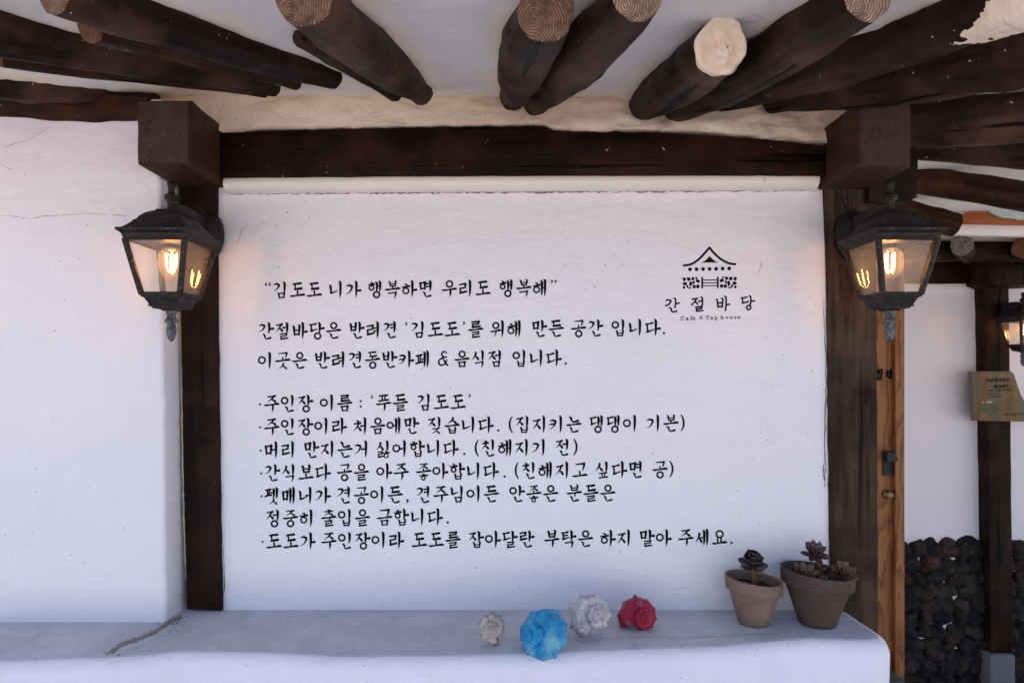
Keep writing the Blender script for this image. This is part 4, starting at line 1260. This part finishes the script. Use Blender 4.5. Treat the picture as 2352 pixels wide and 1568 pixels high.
def ech(R0, seed, tl=0): return rosette(R0, [(7, 1.0, .24, 2 + tl, 34, 0, .1), (7, .9, .24, 26 + tl, 30, .06, .08), (6, .75, .22, 48 + tl, 20, .12, .06), (5, .52, .17, 66, 12, .16, .04), (4, .34, .12, 80, 4, .18, .02)], R0*.065, seed, .8, .55)
SZ = LZ + .122 * .78
plant('succulent', 'mauve rosette raised on a leaning stem at the back of the larger pot', 'succulent', (PB[0] + .020, PB[1] + .006, SZ), (-.026, -.004, .062), M['mauveleaf'], ech(.031, 5), 1, .0036, (R(40), R(-14), R(20)), SG)
plant('succulent', 'brown rosette low against the left rim of the larger pot', 'succulent', (PB[0] - .038, PB[1] - .020, SZ + .012), (0, 0, .006), M['brownleaf'], ech(.033, 6), 0, 0, (R(42), R(-6), R(10)), SG)
plant('succulent', 'brown rosette spilling over the right rim of the larger pot', 'succulent', (PB[0] + .050, PB[1] - .018, SZ + .012), (0, 0, .008), M['brownleaf'], ech(.034, 7), 0, 0, (R(46), R(14), R(-15)), SG)
plant('succulent', 'tiny brown rosette at the front rim of the larger pot', 'succulent', (PB[0] - .008, PB[1] - .052, SZ + .010), (0, 0, .004), M['brownleaf'], ech(.017, 8, 20), 0, 0, (R(20), 0, 0), SG)
plant('succulent', 'small shaded mauve rosette in the middle of the larger pot', 'succulent', (PB[0] - .010, PB[1] - .015, SZ + .008), (0, 0, .004), M['mauveleaf'], ech(.021, 9, 10), 0, 0, (R(30), 0, 0), SG)
plant('succulent', 'small brown rosette under the leaning stem in the larger pot', 'succulent', (PB[0] + .026, PB[1] - .002, SZ + .012), (0, 0, .006), M['mauveleaf'], ech(.021, 10, 10), 0, 0, (R(35), R(10), 0), SG)

# ------------------------------------------------------------ turban shells
def turban(label, x, y, size, axis, roll, m, seed, turns=4.2, nod=8, spike=.30, rib=.0, squash=1.0, flare=1.0, grow=1.85, spire=1.08):
    b = math.log(grow) / (2 * math.pi)
    nt, ns = int(turns * 72), 40
    bm = bmesh.new(); rings = []
    for i in range(nt + 1):
        th = -turns * 2 * math.pi * (1 - i / nt)
        e = math.exp(b * th)
        Rr, rr, zz = .53 * e, .49 * e, -spire * e
        ring = []
        lastw = max(0.0, 1 + th / (2 * math.pi))
        fl = 1 + (flare - 1) * lastw ** 2
        for k in range(ns):
            ph = 2 * math.pi * k / ns
            r = rr * fl
            for p0, am, sg in ((.75, 1.0, .24), (-.30, .9, .24)):
                dph = (ph - p0 + math.pi) % (2 * math.pi) - math.pi
                r += rr * spike * am * math.exp(-(dph / sg) ** 2) * max(0.0, math.cos(nod * th / 2 + p0 * 2.2) ** 2) ** 5 * (1 + .7 * mn.noise(Vector((th * nod / 3.1, p0, seed))))
                r += rr * .10 * math.exp(-(dph / .16) ** 2)
            r *= 1 + rib * math.cos(ph * 16) * .5 + .012 * math.cos(th * 23 + 2 * mn.noise(Vector((th * 2, ph, seed))))
            p = Vector(((Rr + r * math.cos(ph)) * math.cos(th), (Rr + r * math.cos(ph)) * math.sin(th), zz + r * 1.05 * math.sin(ph)))
            p += p.normalized() * (.024 * mn.noise(p * 4 + Vector((seed, 0, 0))) + .014 * mn.noise(p * 11) + .010 * mn.noise(p * 26))
            ring.append(bm.verts.new(p))
        rings.append(ring)
    for A, B in zip(rings, rings[1:]):
        for k in range(ns): bm.faces.new((A[k], A[(k+1)%ns], B[(k+1)%ns], B[k]))
    # lip turned into the mouth
    A = rings[-1]; c = sum((v.co for v in A), Vector()) / ns
    d = Vector((math.sin(0), -1, 0)) * .25
    B = [bm.verts.new(c + (v.co - c) * .86) for v in A]
    Cc = [bm.verts.new(c + (v.co - c) * .6 + d) for v in A]
    for k in range(ns):
        bm.faces.new((A[k], A[(k+1)%ns], B[(k+1)%ns], B[k])); bm.faces.new((B[k], B[(k+1)%ns], Cc[(k+1)%ns], Cc[k]))
    bm.faces.new(Cc); bm.faces.new(list(reversed(rings[0])))
    bmesh.ops.recalc_face_normals(bm, faces=bm.faces[:])
    q = Vector(axis).normalized().to_track_quat('Z', 'Y').to_matrix() @ Matrix.Rotation(roll, 3, 'Z')
    cen = sum((v.co for v in bm.verts), Vector()) / len(bm.verts)
    lo = [min(v.co[k] for v in bm.verts) for k in range(3)]; hi = [max(v.co[k] for v in bm.verts) for k in range(3)]
    for v in bm.verts: v.co = q @ v.co
    lo = [min(v.co[k] for v in bm.verts) for k in range(3)]; hi = [max(v.co[k] for v in bm.verts) for k in range(3)]
    sc = size / max(hi[0] - lo[0], hi[2] - lo[2])
    for v in bm.verts: v.co = Vector(((v.co.x - (lo[0]+hi[0])/2) * sc, (v.co.y - (lo[1]+hi[1])/2) * sc, (v.co.z - lo[2]) * sc * squash))
    o = link('sea_shell', bm, m)
    # depth at which the resting shell's middle is seen at y
    hmid = (hi[2] - lo[2]) * sc * squash / 2
    Y = (EYE - LZ - hmid) * F / (y - HY)
    o.location = ((x - CX) * Y / F, Y, LZ - .045 * size)
    tag(o, label, 'sea shell', 'turban shells along the ledge')
    return o
turban('smallest whitish shell at the left end of the row', 1129, 1442, .072, (-.10, -1, .16), 5.0, M['sh_grey'], 1, nod=9, spike=.34)
turban('bright blue painted shell lying on its side', 1247, 1445, .100, (-.80, -.60, .36), 3.5, M['sh_blue'], 2, nod=9, spike=.17, rib=.03, flare=1.12, grow=2.15, spire=1.15, squash=.94)
turban('chalky white spiky shell between the blue and red ones', 1355, 1411, .096, (.32, -1, .34), 4.2, M['sh_white'], 3, nod=8, spike=.42)
turban('crimson painted shell at the right end of the row', 1463, 1405, .090, (.30, -1, .26), 3.6, M['sh_red'], 4, nod=9, spike=.28)
fr = turban('broken white shell scrap lying on the soil of the small pot', 1600, 1411, .02, (-.5, -1, .5), 1.0, M['sh_white'], 6, turns=3, spike=.5)
fr.location = (PA[0] - .028, PA[1] - .012, LZ + .080); fr['category'] = 'shell scrap'; del fr['group']

# ------------------------------------------------------------ recessed bay on the right: door
YD = 2.2
door = empty('wooden_door', P(2000, 1558, YD))
tag(door, 'orange varnished pine door with black knob half hidden behind the weathered post', 'door')
pim = Matrix.Translation(-door.location)
def dpart(name, bm, m, parent=None, smooth=False):
    o = link(name, bm, m, smooth=smooth)
    o.parent = parent or door
    o.matrix_parent_inverse = pim
    return o
def boxpx(x0, y0, x1, y1, Y0, Y1, bev=.002):
    bm = bmesh.new(); a, b = P(x0, y1, Y0), P(x1, y0, Y0)
    add_box(bm, (a.x, Y0, a.z), (b.x, Y1, b.z)); bevel_all(bm, bev, 2); return bm
leafo = dpart('door_leaf', boxpx(1880, 575, 2054, 1556, YD, YD + .04), M['pine'])
dpart('door_frame', boxpx(2056.5, 560, 2078, 1560, YD - .02, YD + .10), M['pine'])
dpart('gap_shade_strip', boxpx(2046, 562, 2064, 1556, YD + .012, YD + .03, .001), M['blackiron'])  # black strip added behind the leaf gap, its shade put into the colour
dpart('lintel', boxpx(1880, 520, 2082, 558, YD - .024, YD + .10), M['post'])
lk = dpart('lock_plate', boxpx(2029, 1034, 2052, 1092, YD - .006, YD - .0005, .001), M['blackiron'])
kb = boxpx(2037.5, 1038, 2059.5, 1063, YD - .05, YD - .026, .004)
a = P(2046, 1051, YD); tube(kb, [Vector((a.x, YD - .028, a.z)), Vector((a.x, YD - .004, a.z))], .008, 12)
dpart('door_knob', kb, M['blackiron'])
bm = bmesh.new()
a = P(2036, 1134, YD)
tube(bm, [Vector((a.x, YD - .001, a.z)), Vector((a.x, YD - .010, a.z)), Vector((a.x, YD - .0105, a.z)), Vector((a.x, YD - .022, a.z)), Vector((a.x, YD - .024, a.z))], [.0145, .0145, .0125, .012, .010], 20)
dpart('cylinder_lock', bm, M['brass'], None, True)
k = Ink(YD, thick=.003)
k.strokes(syllable('별'), 2186, 922, 22, 27, 1.3); k.strokes(syllable('채'), 2212, 922, 22, 27, 1.3)
for f in k.bm.faces:
    f.normal_update()
    if f.normal.y > 0: f.normal_flip()
ex = bmesh.ops.extrude_face_region(k.bm, geom=k.bm.faces[:])
for v in [g for g in ex['geom'] if isinstance(g, bmesh.types.BMVert)]: v.co.y += .0022
dpart('door_lettering', k.bm, M['ink'])

# step below the door
bm = boxpx(1900, 1561, 2082, 2000, 2.0, 2.32, .01)
tag(link('stone_step', bm, plain('grey_step', (0.07, 0.065, 0.065), .9, .2, var=.3, sc=30)), 'grey stone step at the foot of the pine door', 'step')

# far wall: plaster above, lava stones below
YW = 3.4
far = empty('stone_wall', P(2200, 1584, YW))
tag(far, 'far wall of white plaster over a footing of dark lava stones', 'wall')
fim = Matrix.Translation(-far.location)
def fpart(o):
    o.parent = far; o.matrix_parent_inverse = fim; return o
bm = bmesh.new(); slab(bm, [(1700, 560), (2800, 560), (2800, 1610), (1700, 1610)], YW, YW + .15)
fpart(link('plaster_face', bm, M['plaster'], smooth=False))
bm = bmesh.new(); rnd = random.Random(77)
cl = bm.loops.layers.float_color.new('tone')
tones = [(.040, .028, .031), (.030, .024, .028), (.055, .036, .037), (.026, .022, .026), (.060, .048, .040), (.085, .028, .025), (.10, .042, .036), (.070, .036, .040)]
y = 1262.0; row = 0
while y < 1610:
    x = 2052 + (row % 2) * 14
    h = rnd.uniform(29, 42)
    while x < 2470:
        w = rnd.uniform(32, 60)
        sb = bmesh.ops.create_icosphere(bm, subdivisions=3, radius=1)['verts']
        planes = [(Vector((rnd.uniform(-1, 1), rnd.uniform(-1.4, -.1), rnd.uniform(-1, 1))).normalized(), rnd.uniform(.55, .85)) for _ in range(7)]
        sd = rnd.uniform(0, 90); rot = rnd.uniform(-.6, .6)
        c = P(x + w/2, y + rnd.uniform(-5, 5), YW - .004)
        ax, az, ay = w * .60 * YW / F, h * .66 * YW / F, rnd.uniform(.035, .055)
        for v in sb:
            q = v.co.copy()
            n = 1 + .28 * mn.noise(q * 1.1 + Vector((sd, 0, 0))) + .10 * mn.noise(q * 3 + Vector((0, sd, 0)))
            cell = mn.cell(q * 1.3 + Vector((sd, sd, 0))) * .05
            q *= n + cell
            rough_ = mn.noise(v.co * 5 + Vector((0, sd, sd))) * .10 + mn.noise(v.co * 11 + Vector((sd, 0, sd))) * .06
            for pn, pd in planes:
                dd = q.dot(pn) - pd
                if dd > 0: q -= pn * dd * .9
            q *= 1 + rough_
            px_, pz_ = q.x * ax, q.z * az
            v.co = c + Vector((px_ * math.cos(rot) - pz_ * math.sin(rot), q.y * ay, px_ * math.sin(rot) + pz_ * math.cos(rot)))
        tn = rnd.choice(tones[:5] if rnd.random() < .72 else tones); kk = rnd.uniform(.42, .85); tn = tuple(t * kk for t in tn)
        for f in {f for v in sb for f in v.link_faces}:
            for lp in f.loops: lp[cl] = (*tn, 1)
        x += w * rnd.uniform(.80, .92)
    y += h * .86; row += 1
fpart(link('lava_stones', bm, M['stone']))
timber('wood_post', [(2262, 640), (2317, 640), (2322, 1000), (2327, 1504), (2277, 1504), (2269, 1000)], YW - .075, YW + .05, M['post'], 'far dark post standing on a white stone base by the lava stones', 'post', seed=61)
bm = bmesh.new(); v, fs = add_box(bm, (*P(2276, 1640, YW - .10).xy, 0.0), (P(2334, 1500, YW - .10).x, YW - .005, P(2300, 1504, YW - .10).z))
bevel_all(bm, .012, 3)
tag(link('post_base', bm, plain('pale_base_stone', (0.16, 0.16, 0.175), .9, .2, var=.12, sc=20)), 'pale stone block under the far post', 'post base')
timber('wood_beam', [(2040, 602), (2500, 596), (2500, 652), (2040, 650)], YW - .05, YW + .08, M['beam'], 'dark beam across the far wall under the eave', 'beam', seed=62)
timber('trim_moulding', [(2040, 648), (2262, 649), (2262, 663), (2040, 664)], YW - .03, YW + .02, M['pvc'], 'pale trim strip under the beam of the far wall', 'trim', seed=63, wob=0)
timber('bracket_block', [(2270, 588), (2420, 584), (2420, 652), (2290, 656), (2272, 648)], YW - .20, YW - .04, M['post'], 'dark beam end above the lantern on the far post', 'beam end', seed=64)
timber('plaster_infill', [(2040, 570), (2500, 570), (2500, 604), (2040, 607)], YW - .03, YW + .05, M['cream'], 'strip of cream plaster above the beam of the far wall', 'plaster', seed=65)
# soffits of the two bays
def soffit(name, label, x0, x1, y0, y1, z0, z1, m):
    bm = bmesh.new()
    v, fs = add_box(bm, (x0, y0, 0), (x1, y1, .03))
    for q in v: q.co.z += z0 if q.co.y < (y0 + y1) / 2 else z1
    o = link(name, bm, m, smooth=False); tag(o, label, 'ceiling'); return o
soffit('eave_ceiling', 'white ceiling strip among the logs above the door', .90, 3.4, 1.72, 2.73, 2.222, 2.225, M['ceiling'])
soffit('eave_ceiling', 'cream ceiling of the far eave above the far beam', 1.1, 3.8, 2.76, 3.44, 2.185, 2.172, M['cream'])
RG = 'logs above the door'
log('dark log just below the heavy purlin at the right edge', (2098, 332), (2520, 368), 33, 34, seed=21, Yb=1.90, Ye=1.80, group=RG, ext=.02)
log('curved brown log across the white strip above the door', (2092, 412), (2540, 484), 31, 34, 'brownlog', seed=22, Yb=2.18, Ye=2.05, group=RG, ext=.02, bend=.012)
log('short brown log with a sawn end right above the right lantern cap', (2060, 484), (2192, 517), 30, 26, 'brownlog', 'endbrown', seed=23, Yb=2.50, Ye=2.50, group=RG, ext=.05)
FG = 'rafter ends of the far eave'
log('far rafter showing a grey crackled round end', (2225, 590), (2209, 564), 18, 23, 'log', 'endgrey', seed=24, Yb=3.3, Ye=2.92, group=FG, ext=.02)
log('far rafter with a brown round end at the right frame edge', (2362, 592), (2353, 570), 20, 25, 'log', 'endbrown', seed=25, Yb=3.3, Ye=2.92, group=FG, ext=.02)
log('dark purlin lying behind the round ends of the far eave', (2030, 570), (2520, 582), 26, 26, name='purlin', cat='purlin', group='purlins over the walls', seed=26, Yb=3.12, Ye=3.2, ext=.02)
timber('fascia_board', [(2020, 513), (2520, 517), (2520, 545), (2020, 534)], 2.74, 2.77, M['whiteboard'], 'white painted fascia board of the far eave', 'fascia', seed=66, wob=0)
timber('wood_board', [(2190, 513), (2196, 498), (2244, 478), (2300, 492), (2420, 506), (2420, 516)], 2.715, 2.738, M['orange'], 'orange brown board on top of the white fascia', 'board', seed=67, wob=.4)
timber('metal_flashing', [(2268, 480), (2300, 478), (2352, 488), (2440, 488), (2440, 504), (2352, 504), (2310, 500), (2285, 492)], 2.70, 2.712, M['verdigris'], 'strip of flaking pale green flashing above the orange board', 'flashing', seed=68, wob=1.5, step=8)

# painted board hung on the far post
YS = 3.29
board = timber('sign_board', [(2233, 853), (2323, 852), (2329, 858), (2345, 905), (2358, 930), (2390, 955), (2440, 966), (2440, 969), (2239, 966), (2236, 940)], YS, YS + .03, M['board'], 'weathered wooden board with brush writing and painted clover on the far post', 'sign', seed=69, wob=.3)
k = Ink(YS, slope=-.03, x_ref=2466, thick=.002)
k.text([(2463, "우리집이라는")], 945, 9.6, 11.5, 10.2, 1.25)
k.build(board, 'brush_writing')
k = Ink(YS, slope=-.03, x_ref=2466, thick=.002)
k.text([(2484, "마당에선")], 962, 8.6, 10, 9.4, 1.25)
k.build(board, 'brush_writing')
rnd = random.Random(5)
for x0, x1, yy in ((2467, 2528, 976), (2467, 2498, 984), (2468, 2504, 991.5), (2506, 2560, 1037)):
    k = Ink(YS, slope=-.03, x_ref=2466, thick=.002)
    x = x0
    while x < x1:
        k.stroke([(x, yy + rnd.uniform(-1.8, .2), .5), (x + rnd.uniform(.3, 1.6), yy + rnd.uniform(-1, 1), .9), (x + rnd.uniform(-.5, 2), yy + rnd.uniform(.2, 1.8), .5)], False)
        x += rnd.uniform(1.0, 2.0)
    k.build(board, 'small_writing')
k = Ink(YS, thick=.0015)
for x, y, r in ((2459, 1015, 4.2), (2466, 1014, 5), (2455, 1023, 5), (2463, 1026, 6), (2471, 1022, 5), (2482, 1015, 4.4), (2490, 1018, 4), (2494, 1025, 5), (2484, 1031, 5.5), (2489, 1023, 4), (2476, 1033, 4)):
    k.disc(x, y, r)
k.build(board, 'painted_clover', M['leafgreen'])
k = Ink(YS, thick=.0017)
for a in range(9): k.stroke([(2473 + 2 * math.cos(a*.7), 1004.5 + .8 * math.sin(a*.7), 1.2), (2473 + 7 * math.cos(a*.7), 1004.5 + 2.4 * math.sin(a*.7), 1.5)], False)
k.disc(2457, 1005, 1.8)
k.build(board, 'painted_daisy', M['petalwhite'])
